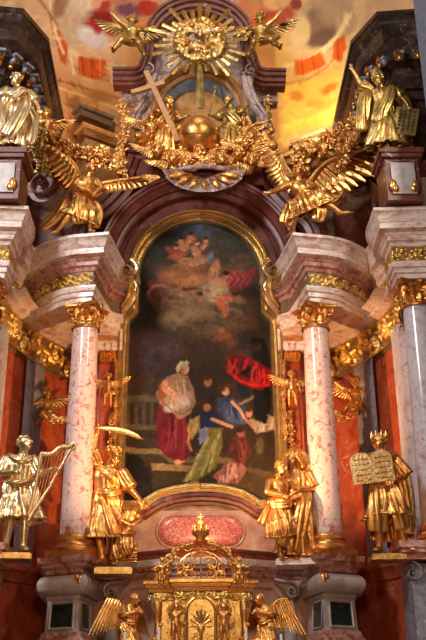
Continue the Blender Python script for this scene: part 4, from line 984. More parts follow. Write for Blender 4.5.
# --- embracing pair right of the painting
b, h = place(300, 562, 452, 15.45)
veil_t = figure('veiled_woman_statue', 'gilded statue of a long-haired person embracing a youth beside the right pink column', 'statue', b, h, -.15,
       dict(hea=(-.01,-.05,.93), nec=(.0,-.01,.84), ea=(-.15,-.08,.68), ha=(-.16,-.20,.72), eb=(.16,-.02,.65), hb=(.02,-.17,.62), ka=(-.04,-.08,.30), kb=(.08,-.02,.28), fa=(-.08,-.06,.045), fb=(.07,.03,.045)),
       look=(-.9,-1,-.15), hair='long', robe=dict(hem=.96, flare=.05, nf=11, amp=.30, seed=6),
       swags=(([(.12,.02,.66),(.02,-.12,.60),(-.10,-.10,.55),(-.14,.0,.5)], .045,.045), ([(.10,-.07,.62),(.06,-.15,.45),(.0,-.16,.25),(-.06,-.15,.07)], .055,.07), ([(.13,.0,.9),(.17,.02,.6),(.15,.03,.3),(.13,-.03,.03)], .05,.07), ([(-.08,-.06,.95),(-.02,-.0,1.01),(.07,.0,.97),(.12,.03,.84)], .03,.04)))
b2, h2 = place(282, 562, 462, 15.2)
figure('youth_statue', 'gilded statue of a youth with bare shoulders leaning on the long-haired figure', 'statue', b2+V((0,0,.02)), h2*1.0, .35,
       dict(hea=(.02,-.03,.925), pel=(.0,0,.56), sa=(-.10,0,.78), ea=(-.16,-.05,.66), ha=(-.03,-.13,.62), eb=(.18,-.02,.70), hb=(.25,.0,.84), db=(0,0,1), ka=(-.07,-.06,.32), kb=(.05,-.03,.30), fa=(-.02,-.02,.045), fb=(.10,.03,.045)),
       look=(.5,-1,.0), robe=dict(hem=.62, flare=.06, nf=9, amp=.3, seed=9, top='waist'), sleeves=False,
       swags=(([(-.12,.02,.58),(0,-.12,.54),(.11,-.03,.6)], .045,.04), ([(-.09,-.02,.56),(-.17,-.04,.42),(-.20,.0,.34)], .04,.06), ([(.02,-.10,.50),(.0,-.14,.3),(-.04,-.10,.12)], .05,.05)))
for (o, p_), par in zip(BASES, (sw_t, veil_t)): o.parent = par; o.location = Matrix.Rotation(-par.rotation_euler.z, 3, 'Z') @ (p_-par.location)
# --- high priest with tablets, lower right
b, h = place(390, 553, 437, 13.9)
def ex(t, P, S, m):
    g = MB(); c = V((-.125,-.20,.665)); R = Matrix.Rotation(-.12, 3, 'Y') @ Matrix.Rotation(.15, 3, 'X')
    for s in (-1, 1):
        rows = []
        for w_, zz in ((.088,-.11),(.09,.08),(.080,.115),(.055,.14),(.02,.152)): rows.append([c+R @ V((s*.088+a, b_, zz)) for a, b_ in ((-w_,-.012),(w_,-.012),(w_,.012),(-w_,.012))])
        g.grid(rows, closed_u=True, caps=True)
    tb = g.build('law_tablets', M['palegold'], t, xf=S)
    for s in (-1, 1):
        for k in range(5):
            g2 = MB(); z = .095-.043*k
            for q in range(4): g2.cap(c+R @ V((s*.088-.055+q*.034,-.014,z)), c+R @ V((s*.088-.038+q*.034,-.014,z)), .006, .006, 6)
            g2.build('engraved_line', M['oldgold'], tb, xf=S)
    g = MB(); hd = P['hea']; g.lathe([(.068,.0),(.073,.02),(.068,.035),(.055,.05)], hd+V((0,.01,.03)), 24)
    for k in range(9): a = 2*PI*k/9; g.cap(hd+V((.064*math.cos(a),.01+.064*math.sin(a),.06)), hd+V((.072*math.cos(a),.01+.072*math.sin(a),.118)), .014, .003, 7)
    g.ell(hd+V((0,.01,.07)), (.05,.05,.045)); g.build('crown', m, t, xf=S)
    g = MB()
    for k in range(16):
        a = PI*(k-.5)/15; g.lathe([(.004,.02),(.012,.0),(.017,-.022),(.008,-.028)], (.145*math.cos(a)+.0, -.125*math.sin(a)+.02, .315), 8)
    g.build('bell_fringe', m, t, xf=S)
priest_t = figure('priest_statue', 'gilded statue of a crowned bearded man holding two tablets, lower right', 'statue', b, h, -.05,
       dict(hea=(-.02,-.05,.915), nec=(-.01,-.015,.835), ea=(-.17,-.05,.65), ha=(-.18,-.17,.60), eb=(.20,.0,.65), hb=(.06,-.17,.585), db=(-1,-.2,0), ka=(-.08,-.05,.27), kb=(.09,-.04,.27), fa=(-.085,.0,.045), fb=(.13,-.02,.045), ta=(-.13,-.10,.02), tb=(.17,-.10,.02)),
       look=(-.4,-1,-.15), beard=True, robe=dict(hem=.48, flare=.09, nf=13, amp=.26, seed=12), cloak=dict(w0=.12, w1=.19, z1=.12, back=.06, dx=.03),
       swags=(([(-.13,-.02,.83),(0,-.10,.80),(.13,-.02,.83)], .036,.036), ([(.12,-.03,.8),(.17,-.02,.62),(.17,-.03,.40),(.15,-.05,.15)], .05,.06), ([(-.06,-.1,.55),(-.09,-.14,.35),(-.11,-.1,.16)], .07,.075), ([(.05,-.1,.55),(.08,-.12,.35),(.11,-.08,.18)], .06,.06)), extra=ex)
for px, py, s in ((14,555,-1),(388,556,1)):
    p_ = at(px, py, 13.9); g = MB(); g.box((0,.12,-.03),(.52,.5,.07)); g.box((0,.12,.01),(.48,.46,.03)); par = harp_t if s < 0 else priest_t; o = g.build('base', M['oldgold'], par); o.location = Matrix.Rotation(-par.rotation_euler.z, 3, 'Z') @ (p_-par.location)

# --- big angels on the entablatures
b, h = place(80, 238, 172, 15.2)
figure('striding_angel', 'gilded winged angel striding on the left entablature, one wing raised to the upper left', 'statue', b+V((0,0,.02)), h*1.12, .1,
       dict(pel=(.0,0,.50), wai=(.01,-.01,.58), che=(.04,-.04,.69), nec=(.07,-.06,.79), hea=(.10,-.09,.875), sa=(-.04,-.04,.77), sb=(.16,-.03,.75), ea=(-.10,-.10,.63), ha=(-.02,-.18,.55), eb=(.22,-.08,.62), hb=(.16,-.17,.50),
            pa=(-.05,0,.49), pb=(.06,0,.49), ka=(-.10,-.07,.28), kb=(.10,-.09,.25), fa=(-.28,.02,.07), fb=(.12,-.02,.05), ta=(-.36,.0,.02)),
       look=(.3,-1,.25), robe=dict(hem=.62, flare=.03, nf=10, amp=.40, seed=15, top='waist'), sleeves=False,
       swags=(([(-.13,.05,.56),(-.08,-.10,.60),(.06,-.13,.56),(.14,-.02,.5)], .06,.05), ([(-.14,.02,.5),(-.22,-.03,.35),(-.33,-.02,.20),(-.46,-.02,.08)], .08,.05), ([(.0,-.12,.48),(-.04,-.14,.3),(-.02,-.1,.12)], .08,.06), ([(.13,-.02,.48),(.2,-.05,.3),(.16,-.03,.12)], .055,.05), ([(-.05,-.08,.78),(.05,-.13,.68),(.12,-.08,.6)], .035,.03)),
       wings=(((-.02,.04,.76),(-.46,.12,1.26),(-.25,0,-1),dict(w=.33,bow=.14)), ((.14,.05,.74),(.70,.10,.92),(.1,0,-1),dict(w=.22,bow=.05))))
b, h = place(312, 235, 170, 15.2)
figure('kneeling_angel', 'gilded winged angel kneeling on the right entablature with its leg stretched out', 'statue', b+V((0,0,.02)), h*1.25, -.15,
       dict(pel=(-.02,0,.34), wai=(-.06,-.02,.43), che=(-.10,-.05,.53), nec=(-.11,-.07,.63), hea=(-.10,-.11,.72), sa=(-.20,-.06,.60), sb=(-.01,-.04,.61), ea=(-.32,-.12,.50), ha=(-.42,-.2,.42), da=(-1,-.3,.1), eb=(.05,-.12,.50), hb=(-.05,-.2,.42),
            pa=(-.07,0,.33), pb=(.05,0,.33), ka=(-.14,-.16,.24), kb=(.10,-.22,.30), fa=(-.20,.0,.07), fb=(.30,-.18,.14), tb=(.40,-.2,.12), ta=(-.26,.05,.03)),
       look=(-.3,-1,.3), robe=dict(hem=.66, flare=.07, nf=10, amp=.36, seed=17, top='waist'), sleeves=False,
       swags=(([(-.14,.0,.38),(-.06,-.14,.40),(.08,-.16,.36),(.14,-.02,.32)], .065,.06), ([(-.1,-.1,.36),(-.2,-.14,.22),(-.28,-.12,.06)], .085,.07), ([(.05,-.2,.30),(.10,-.22,.16),(.06,-.2,.04)], .08,.06), ([(-.2,-.02,.62),(-.27,.0,.75),(-.26,.05,.90),(-.30,.05,1.05)], .04,.02), ([(.10,.0,.34),(.26,.03,.38),(.38,.04,.52)], .05,.03)),
       wings=(((-.02,.03,.60),(.66,.14,1.10),(.35,0,-1),dict(w=.40,bow=.15)), ((-.16,.05,.62),(-.36,.20,1.10),(-.45,0,-1),dict(w=.30,bow=.1))))
# --- saints high up at the edges
b, h = place(12, 152, 82, 13.75)
def ex(t, P, S, m): 
    pass
figure('leaning_saint', 'pale gilded statue of a long-robed bearded man at the upper left edge', 'statue', b, h*1.08, .2,
       dict(hea=(-.03,-.05,.925), ea=(.0,.0,0) if 0 else (-.18,-.06,.66), ha=(-.06,-.17,.62), eb=(.20,-.02,.68), hb=(.25,-.06,.56)),
       look=(-.5,-1,-.1), beard=True, mat='palegold', robe=dict(hem=.97, flare=.02, nf=13, amp=.3, seed=20),
       swags=(([(.12,.0,.82),(.02,-.12,.72),(-.10,-.09,.6),(-.13,0,.5)], .05,.06), ([(.10,-.06,.72),(.10,-.14,.5),(.02,-.15,.3),(-.08,-.13,.1)], .05,.08), ([(-.12,-.04,.66),(-.16,-.1,.4),(-.2,-.08,.08)], .06,.07), ([(.12,-.02,.6),(.2,-.03,.4),(.17,-.05,.1)], .05,.06)))
t = thing('palm_fan', 'tall gilded leaf fan rising behind the robed saint at upper left', 'ornament', tuple(at(36,132,14.2)))
g = MB()
for k in range(6):
    a = .25+.16*k; L = .95-.1*k; rows = []
    for j in range(9):
        v = j/8; c = V((-math.sin(a)*L*v+.12*math.sin(v*2), -.04*k, math.cos(a)*L*v)); w_ = .05*math.sin(PI*(.1+.86*v)); rows.append([c+V((-w_,0,0)), c+V((0,-.02,0)), c+V((w_,0,0)), c+V((0,.02,0))])
    g.grid(rows, closed_u=True, caps=True)
g.build('leaf_blades', M['oldgold'], t)
b, h = place(388, 153, 80, 13.7)
def ex(t, P, S, m):
    g = MB(); hd = P['hea']; g.lathe([(.062,.0),(.072,.03),(.066,.06),(.04,.11),(.008,.15)], hd+V((0,.01,.02)), 20, sy=.55); g.build('mitre', m, t, xf=S)
    g = MB(); c = V((.20,-.12,.30)); R = Matrix.Rotation(.22, 3, 'Y')
    vs = [c+R @ V((a, b_, z)) for z in (-.17,.17) for a, b_ in ((-.12,-.012),(.12,-.012),(.12,.02),(-.12,.02))]
    g.add(vs, [(3,2,1,0),(4,5,6,7),(0,1,5,4),(1,2,6,5),(2,3,7,6),(3,0,4,7)]); bk = g.build('open_book', M['oldgold'], t, xf=S)
    g = MB(); rnd = random.Random(5)
    for r_ in range(6):
        for q in range(4):
            x = -.08+.048*q; z = .12-.045*r_; p0 = c+R @ V((x,-.018,z))
            g.cap(p0, p0+R @ V((.022,0,rnd.uniform(-.012,.012))), .005, .005, 5); g.cap(p0+R @ V((.01,0,.012)), p0+R @ V((.012,0,-.014)), .005, .005, 5)
    g.build('book_lettering', M['ink'], bk, xf=S)
figure('bishop_statue', 'gilded statue of a mitred bishop raising a hand beside a lettered book, upper right', 'statue', b, h*1.06, -.1,
       dict(hea=(-.04,-.05,.92), ea=(-.23,-.03,.88), ha=(-.31,-.08,1.04), da=(-.2,-.1,1), eb=(.20,-.03,.68), hb=(.24,-.12,.50), ka=(-.06,-.06,.28)),
       look=(-.3,-1,-.2), beard=True, mat='oldgold', curl=.1, robe=dict(hem=.92, flare=.08, nf=13, amp=.3, seed=22), cloak=dict(w0=.15, w1=.30, z1=.20, back=.05),
       swags=(([(-.14,-.02,.82),(-.20,-.05,.66),(-.24,-.03,.45),(-.26,0,.28)], .06,.07), ([(.1,-.06,.82),(.04,-.13,.6),(-.06,-.14,.42),(-.1,-.12,.3)], .05,.08), ([(.13,-.02,.8),(.22,-.02,.62),(.24,-.04,.42)], .06,.06)), extra=ex)
# low attic stands for the two upper saints
for px, py, s in ((6,153,-1),(399,153,1)):
    p_ = at(px, py, 13.75); g = MB(); g.box((0,.2,-.05),(.80,.8,.10)); g.box((0,.2,-.14),(.72,.74,.08)); z1 = -p_.z+7.96; g.box((0,.25,(z1-.18)/2),(.60,.7,-z1-.18)); 
    o = g.build('saint_pedestal', [M['brown']]); o.location = p_; tag(o, 'dark red marble block under the %s' % ('robed saint at upper left' if s < 0 else 'bishop at upper right'), 'pedestal')
    t_ = MB(); t_.box((0,-.125,(z1-.18)/2),(.42,.03,-z1-.4)); o2 = t_.build('stone_panel', M['grey'], o)
    for q in (-1,1):
        t_ = MB(); t_.ell((q*.2,-.13,z1+.28),(.07,.06,.12)); t_.ell((q*.16,-.15,z1+.2),(.06,.05,.07)); t_.build('gilded_leaf', M['gold'], o)

# --- reusable small sculpture: cherub heads, clouds, putti, garlands
ch = thing('cherub_head', '', 'cherub')
g = MB(); headgeo(g, (0,0,0), Matrix.Identity(3), .12, True); g.build('face', M['gold'], ch, remesh=.011, smooth_it=1)
g = MB(); hairgeo(g, (0,0,0), Matrix.Identity(3), .12, 'child', 3); g.build('hair', M['gold'], ch, ang=0)
for s in (-1, 1): g = MB(); wing_geo(g, (s*.08,.05,-.08), (s*.34,.05,.05), (s*.2,0,-1), n1=6, w=.45, bow=.15); g.build('wing', M['gold'], ch, ang=0)
cd = None
def cloudmesh(seed):
    rnd = random.Random(seed); g = MB()
    for k in range(16): g.ell((rnd.gauss(0,.16), rnd.gauss(0,.07), rnd.gauss(0,.09)), rnd.uniform(.07,.13), None, 12, 8)
    return g
g = cloudmesh(4); cloud0 = g.build('gilded_cloud', M['gold'], remesh=.02, smooth_it=1)
g = cloudmesh(9); cloud1 = g.build('gilded_cloud', M['gold'], remesh=.02, smooth_it=1)
used = set()
def put(src, p, s, rz, label, cat, group=None, rx=0, ry=0):
    if src.name in used: o = duptree(src)
    else: o = src; used.add(src.name)
    o.location = p; o.scale = (s,s,s); o.rotation_euler = (rx,ry,rz); tag(o, label, cat, group); return o
rnd = random.Random(11)
# band of clouds and cherub heads above the shell (x 150..265)
cl_pts = [(152,158),(163,163),(176,158),(187,165),(198,160),(210,166),(222,160),(233,167),(245,160),(256,164),(170,148),(226,149),(243,150),(186,152),(262,150),(148,148),(213,154),(176,170),(250,172)]
for i, (px, py) in enumerate(cl_pts):
    put((cloud0, cloud1)[i % 2], at(px, py-7, 16.1+.06*(i % 3)), rnd.uniform(.9,1.1), rnd.uniform(-.4,.4), 'lumpy gilded cloud in the bank above the violet shell', 'cloud', 'gilded clouds above the shell', ry=rnd.uniform(-.6,.6))
for i, (px, py, s) in enumerate(((158,156,.9),(173,165,1.0),(199,158,.95),(221,166,1.0),(238,160,.95),(252,166,.9),(186,170,.85),(246,150,.8))):
    put(ch, at(px, py-6, 15.75), s*1.2, rnd.uniform(-.5,.5), 'winged gilded cherub face in the cloud bank above the shell', 'cherub', 'cherub heads above the shell', rx=rnd.uniform(-.2,.3))
# globe
p_ = at(198,138,16.0); g = MB(); g.ell((0,0,0), .40, None, 40, 26); 
for k in (-.1,.1): g.tube([( .405*math.cos(a), .405*math.sin(a)*math.cos(.5), .405*math.sin(a)*math.sin(.5)+k*0) for a in [2*PI*q/40 for q in range(40)]], .012, 6, closed=True)
o = g.build('golden_globe', M['gold'], ang=0); o.location = p_+V((0,-.15,-.02)); tag(o, 'shiny golden globe in the middle of the cloud bank under the niche', 'globe')
# seated figures either side of the globe
def seated(px, py, pyh, Y, label, s, mat='gold', rz=0, hold=None, look=None):
    b, h = place(px, py, pyh, Y)
    return figure('saint_figure', label, 'statue', b, h, rz,
       dict(hea=(s*-.02,-.06,.925), ea=(-.17,-.05,.68), ha=(-.24,-.15,.66), eb=(.17,-.05,.68), hb=(.24,-.15,.68), ka=(-.08,-.14,.32), kb=(.08,-.06,.28), fa=(-.09,-.06,.05), fb=(.12,.0,.04)),
       look=look or (s*-.6,-1,-.1), beard=True, mat=mat, robe=dict(hem=.93, flare=.05, nf=11, amp=.32, seed=30+s),
       swags=(([(-s*.12,.0,.84),(0,-.12,.68),(s*.13,-.08,.5)], .05,.06), ([(-.13,-.05,.52),(-.02,-.16,.42),(.13,-.08,.36)], .06,.06), ([(s*.12,0,.8),(s*.22,.03,.55),(s*.26,.0,.25)], .06,.06), ([(-s*.1,-.08,.45),(-s*.16,-.12,.25),(-s*.2,-.1,.04)], .07,.06)), extra=hold)
seated(166, 160, 99, 16.2, 'gilded bearded figure in heavy robes beside the big cross, left of the globe', -1, rz=.4)
def scep(t, P, S, m):
    g = MB(); a = P['ha']; g.cap(a+V((-.05,-.02,-.1)), a+V((.06,0,.42)), .010, .010, 8); g.ell(a+V((.06,0,.44)), .03); g.build('sceptre', m, t, xf=S)
seated(232, 160, 98, 16.2, 'gilded robed figure with a sceptre, right of the globe under the sunburst', 1, mat='oldgold', rz=-.3, hold=scep)
# cross
t = thing('leaning_cross', 'large plain gilded wooden cross leaning before the niche, left of the sunburst', 'cross', tuple(at(178,142,15.95)))
up = at(146,72,15.95)-at(178,142,15.95); g = MB()
def beam(g, a, b, w): 
    a, b = V(a), V(b); d = (b-a).normalized(); n = V((0,1,0)); x = d.cross(n).normalized()
    vs = [p+x*i*w+n*j*w for p in (a, b) for i, j in ((-1,-1),(1,-1),(1,1),(-1,1))]
    g.add(vs, [(3,2,1,0),(4,5,6,7),(0,1,5,4),(1,2,6,5),(2,3,7,6),(3,0,4,7)])
beam(g, (0,0,0), up, .055); g.build('upright_beam', M['wood'], t)
g = MB(); m_ = at(148,88,15.95)-at(178,142,15.95); e = (at(164,83,15.95)-at(131,93,15.95)); beam(g, m_-e*.5, m_+e*.5, .05); g.build('cross_beam', M['wood'], t)
# putto meshes
def putto(px, py, pyh, Y, label, pose, rz=0, mat='gold', wings=True, look=(0,-1,0), sw=True, group=None, k=1.0):
    b, h = place(px, py, pyh, Y)
    return figure('putto', label, 'cherub', b, h*k, rz, pose, child=True, look=look, mat=mat, sleeves=False, curl=.4,
        swags=(([(-.12,.03,.46),(0,-.12,.42),(.12,-.02,.47)], .045,.04), ([(.08,-.05,.45),(.2,.0,.42),(.3,.05,.5)], .04,.03)) if sw else (),
        wings=(((-.05,.06,.66),(-.34,.16,.86),(-.3,0,-1),dict(n1=7,w=.5)), ((.05,.06,.66),(.34,.16,.86),(.3,0,-1),dict(n1=7,w=.5))) if wings else (), group=group)
FLY1 = dict(ka=(-.18,-.10,.34), fa=(-.30,.02,.20), kb=(.10,-.14,.30), fb=(.22,-.02,.14), ea=(-.22,-.06,.74), ha=(-.34,-.1,.84), eb=(.22,-.1,.62), hb=(.34,-.15,.66))
FLY2 = dict(ka=(-.10,-.14,.30), fa=(-.22,.02,.16), kb=(.16,-.12,.32), fb=(.30,.0,.24), ea=(-.22,-.1,.6), ha=(-.33,-.15,.56), eb=(.22,-.04,.76), hb=(.33,-.08,.88))
putto(151,150,112,16.0,'small gilded putto carrying the lower part of the leaning cross', FLY2, .2)
putto(245,150,118,16.0,'small gilded putto on the cloud bank right of the sceptre bearer', FLY1, -.3)
putto(45,432,388,16.9,'gilded putto hanging a garland on the left red niche wall', dict(FLY2, eb=(.2,-.1,.72), hb=(.36,-.15,.74)), .3, mat='oldgold', look=(.6,-1,.3))
putto(358,425,376,16.9,'gilded putto hanging a garland on the right red niche wall', FLY1, -.3, look=(-.3,-1,.3))
putto(131,62,14,16.2,'old-gold putto with spread wings over the left end of the broken pediment', dict(FLY1), .2, mat='oldgold', k=1.0)
putto(262,62,12,16.2,'old-gold putto with spread wings over the right end of the broken pediment', dict(FLY2), -.2, mat='oldgold', k=1.0)
putto(107,408,372,16.5,'gilded putto herm on the narrow pilaster left of the frame', {}, .1, wings=True, k=1.0)
putto(293,408,370,16.5,'gilded putto herm on the narrow pilaster right of the frame', {}, -.1, wings=True, k=1.0)
# garlands: leaves, blossoms and fruit threaded on a curve
def garland(name, pts, r, label, mat='gold', n=None, seed=0, cat='garland'):
    rnd = random.Random(seed); P = crom([V(p) for p in pts], 10); g = MB(); L = sum((P[i+1]-P[i]).length for i in range(len(P)-1))
    n = int((n or int(L/r*9))*1.5); g.tube(P, r*.45, 8)
    for k in range(n):
        f = rnd.random()*(len(P)-1.001); i = int(f); c = P[i].lerp(P[i+1], f-i); o = V((rnd.gauss(0,1), rnd.gauss(0,1)-.5, rnd.gauss(0,1))); o.normalize(); c = c+o*r*rnd.uniform(.3,1)
        ty = rnd.random()
        if ty < .45: g.ell(c, r*rnd.uniform(.14,.30), None, 8, 5)
        elif ty < .6:
            for q in range(5): a = q*PI*.4; g.ell(c+V((math.cos(a)*r*.3,-.1*r,math.sin(a)*r*.3)), r*.2, None, 6, 4)
        else:
            d = V((rnd.gauss(0,1), -.4, rnd.gauss(0,1))).normalized(); sd = d.cross(V((0,-1,0))).normalized() if abs(d.y) < .95 else V((1,0,0)); ll = r*rnd.uniform(.8,1.3); rows = []
            for j in range(5): v = j/4; w_ = ll*.28*math.sin(PI*(.1+.85*v)); cc = c+d*ll*v+V((0,-1,0))*math.sin(v*PI)*ll*.2; rows.append([cc-sd*w_, cc+V((0,-.2*w_,0)), cc+sd*w_])
            g.grid(rows)
    o = g.build(name, M[mat], ang=0); o0 = P[0]
    o.data.transform(Matrix.Translation(-o0)); o.location = o0; return tag(o, label, cat)
garland('flower_garland', [at(44,415,16.6),at(50,418,16.5),at(60,422,16.5),at(69,417,16.8)], .07, 'gilded flower garland draped on the left red niche wall', 'gold')
garland('flower_garland', [at(334,412,17.0),at(344,419,16.6),at(353,414,16.5),at(357,405,16.6)], .07, 'gilded flower garland draped on the right red niche wall', 'gold', seed=1)
garland('flower_garland', [at(122,105,16.5),at(124,125,16.4),at(122,145,16.3),at(117,168,16.2)], .09, 'gilded flower and fruit swag hanging left of the upper niche', 'gold', seed=2)
garland('flower_garland', [at(267,100,16.5),at(268,120,16.4),at(270,140,16.3),at(278,158,16.2)], .09, 'gilded flower and fruit swag hanging right of the upper niche', 'oldgold', seed=3)
garland('flower_swag', [at(36,118,15.2),at(48,140,15.4),at(66,152,15.8),at(88,156,16.1),at(112,160,16.3),at(120,172,16.3)], .17, 'thick gilded swag of flowers above the striding angel, upper left', 'gold', seed=4, n=420)
garland('flower_swag', [at(300,175,16.2),at(303,152,16.2),at(318,150,16.0),at(338,140,15.6),at(358,122,15.2)], .16, 'thick gilded swag of flowers above the kneeling angel, upper right', 'gold', seed=5, n=420)
garland('flower_swag', [at(28,108,15.0),at(36,128,14.9),at(40,150,15.0),at(44,172,15.2)], .13, 'gilded drapery and leaves hanging behind the robed saint, upper left', 'oldgold', seed=6, n=200)
garland('flower_swag', [at(340,168,15.4),at(346,150,15.2),at(356,138,15.0),at(368,130,15.0)], .14, 'gilded leaves hanging between the kneeling angel and the bishop', 'gold', seed=7, n=220)
putto(44,150,108,15.0,'gilded putto tangled in the flower swag next to the robed saint', FLY1, .2)
putto(326,172,132,15.7,'gilded putto in the flower swag behind the kneeling angel', FLY2, -.2)
garland('leaf_drop', [at(112,415,16.75),at(111,432,16.75),at(110,450,16.75)], .05, 'gilded leaf drop under the putto on the left narrow pilaster', seed=8)
garland('leaf_drop', [at(290,412,16.75),at(291,430,16.75),at(292,446,16.75)], .05, 'gilded leaf drop under the putto on the right narrow pilaster', seed=9)
garland('leaf_drop', [at(116,360,16.72),at(116,400,16.72),at(114,440,16.72)], .035, 'thin gilded leaf border down the left side of the frame', seed=10)
garland('leaf_drop', [at(284,360,16.72),at(284,400,16.72),at(286,440,16.72)], .035, 'thin gilded leaf border down the right side of the frame', seed=11)

# --- sunburst
c0 = at(200,42,15.9)
t = thing('sunburst', 'golden sunburst with clouds and long straight rays at the top centre', 'ornament', tuple(c0))
g = MB(); rnd = random.Random(3)
for k in range(70):
    a = rnd.uniform(0, 2*PI); r = .56*math.sqrt(rnd.random()); g.ell((math.cos(a)*r, -.05-.12*(1-r/.6), math.sin(a)*r*1.0), rnd.uniform(.06,.12), None, 10, 7)
for k in range(22): a = 2*PI*k/22; g.ell((math.cos(a)*.52, -.06, math.sin(a)*.52), .085, None, 10, 7)
g.build('cloud_disc', M['oldgold'], t, remesh=.022)
for k in range(4):
    a = .6+k*1.55; o = duptree(ch, t); o.location = (math.cos(a)*.33,-.24,math.sin(a)*.33); o.scale = (.55,.55,.55); o.rotation_euler = (0,0,0)
    for key in ('label', 'category', 'group'): 
        if key in o: del o[key]
    o.name = 'cherub_face'
rnd = random.Random(8)
for k in range(30):
    a = 2*PI*k/30+PI/2; L = (1.12, .86, 1.0)[k % 3]*rnd.uniform(.92,1.05); L = 1.75 if k == 15 else L; w0, w1 = (.02, .058) if k != 15 else (.04,.10)
    d = V((math.cos(a),0,math.sin(a))); x = V((-math.sin(a),0,math.cos(a))); g = MB()
    rows = [[d*r-x*w+V((0,-.0,0)), d*r+V((0,-.03,0)), d*r+x*w, d*r+V((0,.02,0))] for r, w in ((.3,w0),(L*.97,w1),(L,w1*.8))]
    g.grid(rows, closed_u=True, caps=True); g.build('ray', M['oldgold'], t, ang=20)
# dove in the middle
g = MB(); g.ell((0,-.3,0), (.05,.06,.12)); g.ell((0,-.34,.12), .035); 
for s in (-1,1): wing_geo(g, (s*.02,-.3,.05), (s*.24,-.32,.10), (0,0,-1), n1=5, w=.45)
g.build('dove', M['palegold'], t, ang=0)

# --- tabernacle
base = at(201, 640, 14.4); TX, TY = base.x, 14.4
t = thing('tabernacle', 'ornate gilded tabernacle with an arched door at the bottom centre', 'tabernacle', (TX, TY, 0))
zt = lambda py: at(200, py, TY).z
zc, zb = zt(592), -.9
g = MB(); g.box((0,.32,(zc+zb)/2),(1.36,.6,zc-zb)); g.box((0,.1,(zc+zb)/2),(.78,.5,zc-zb)); g.build('cabinet', M['reliefgold'], t)
Pc = [(-.80,.5),(-.80,.02),(-.42,-.02),(-.40,-.22),(.40,-.22),(.42,-.02),(.80,.02),(.80,.5)]
g = MB(); sweep(g, Pc, [(-.06,zc-.02),(0,zc),(.02,zc+.05),(.05,zc+.06),(.06,zc+.11),(.09,zc+.12),(.09,zc+.16),(-.3,zc+.17)]); g.build('cornice', M['gold'], t)
g = MB(); ornament(g, Pc, zc-.13, zc-.01, -.02, .05, 1, 1.0, .012); g.build('frieze', M['reliefgold'], t, ang=0)
# door
dz = zt(598); g = MB(); n = 18
arch = [(.22,zb),(.22,dz-.22)]+[(.22*math.cos(a), dz-.22+.22*math.sin(a)) for a in [PI*k/n for k in range(n+1)]]+[(-.22,zb)]
slab(g, arch, -.20, -.16)
dr = g.build('door', M['oldgold'], t)
g = MB(); g.tube([(x,-.20,z) for x, z in arch], .028, 8); g.build('door_moulding', M['gold'], dr)
g = MB()
for k in range(9):
    a = PI*k/8; g.cap((0,-.21,dz-.42),(.15*math.cos(a),-.22,dz-.42+.22*math.sin(a)), .012, .022, 7)
g.ell((0,-.22,dz-.45),(.06,.03,.07)); g.cap((0,-.22,dz-.5),(0,-.21,dz-.75), .03, .015, 8)
for s in (-1,1): spiral(g, .06, 1.5, .03, .3, sgn=s, cx=s*.1, cz=dz-.58, y0=-.21); spiral(g, .05, 1.5, .03, .3, sgn=-s, cx=s*.09, cz=dz-.74, y0=-.21)
g.build('door_relief', M['gold'], dr)
for s in (-1, 1):
    for j, x in enumerate((.36,.66)):
        g = MB(); prof = []
        H = zc-.14-zb
        for i in range(30): v = i/29; prof.append((.055+.018*math.sin(v*PI*9)+.01*math.sin(v*40), zb+H*v))
        g.lathe(prof, (s*x, -.14 if j == 0 else -.02, 0), 14)
        for q in range(14): v = .35+q*.045; a = q*1.1; g.ell((s*x+.055*math.cos(a), (-.14 if j == 0 else -.02)+.055*math.sin(a), zb+H*v), .035, None, 8, 5)
        g.build('twisted_column', M['gold'], t)
    g = MB(); g.box((s*.52,-.0,(zc+zb)/2-.1),(.15,.06,(zc-zb)*.96)); g.build('side_panel', M['oldgold'], t)
    for q in range(4): g = MB(); spiral(g, .06, 1.6, .04, .35, sgn=s, cx=s*.51, cz=zc-.25-q*.17, y0=-.04); g.build('panel_scroll', M['gold'], t)
# openwork cresting
zr = zc+.17; ct = zt(545); g = MB(); rh = ct-zr
arcp = [(.50*math.cos(a), -.05, zr+rh*.25+(rh*.75)*math.sin(a)) for a in [PI*k/20 for k in range(21)]]
g.tube([(.52,-.05,zr)]+arcp+[(-.52,-.05,zr)], .04, 8); g.tube([(x*.72,-.05,zr+(z-zr)*.8) for x, _, z in arcp], .022, 8); g.build('cresting_arch', M['gold'], t)
g = MB()
for s in (-1,1):
    for (cx, cz, r) in ((.12,.18,.10),(.28,.14,.09),(.14,.42,.10),(.30,.36,.08),(.08,.60,.07),(.42,.55,.09),(.33,.78,.08),(.16,.93,.08),(.55,.12,.10),(.52,.36,.06)):
        spiral(g, r*1.25, 1.7, .06, .30, sgn=s if int(cx*100) % 2 else -s, cx=s*cx*1.15, cz=zr+rh*cz, y0=-.06, a0=PI*cx*5)
for k in range(40):
    a = PI*k/39; g.ell((.53*math.cos(a), -.09, zr+rh*.25+rh*.78*math.sin(a)), .03+.012*(k % 2), None, 7, 5)
g.cap((0,-.05,zr),(0,-.05,ct-.05), .012, .012); g.build('scrollwork', M['gold'], t)
g = MB(); zk = ct; g.lathe([(.10,0),(.14,.03),(.10,.06),(.07,.10),(.11,.14),(.13,.20),(.10,.26),(.03,.29)], (0,-.05,zk), 16)
for k in range(8): a = k*PI/4; g.cap((.11*math.cos(a),-.05+.11*math.sin(a),zk+.16),(.13*math.cos(a),-.05+.13*math.sin(a),zk+.29), .025, .012, 7)
g.ell((0,-.05,zk+.34), .055); g.cap((0,-.05,zk+.38),(0,-.05,zk+.47), .012,.012); g.cap((-.04,-.05,zk+.43),(.04,-.05,zk+.43), .010,.010); g.build('crown_finial', M['gold'], t)
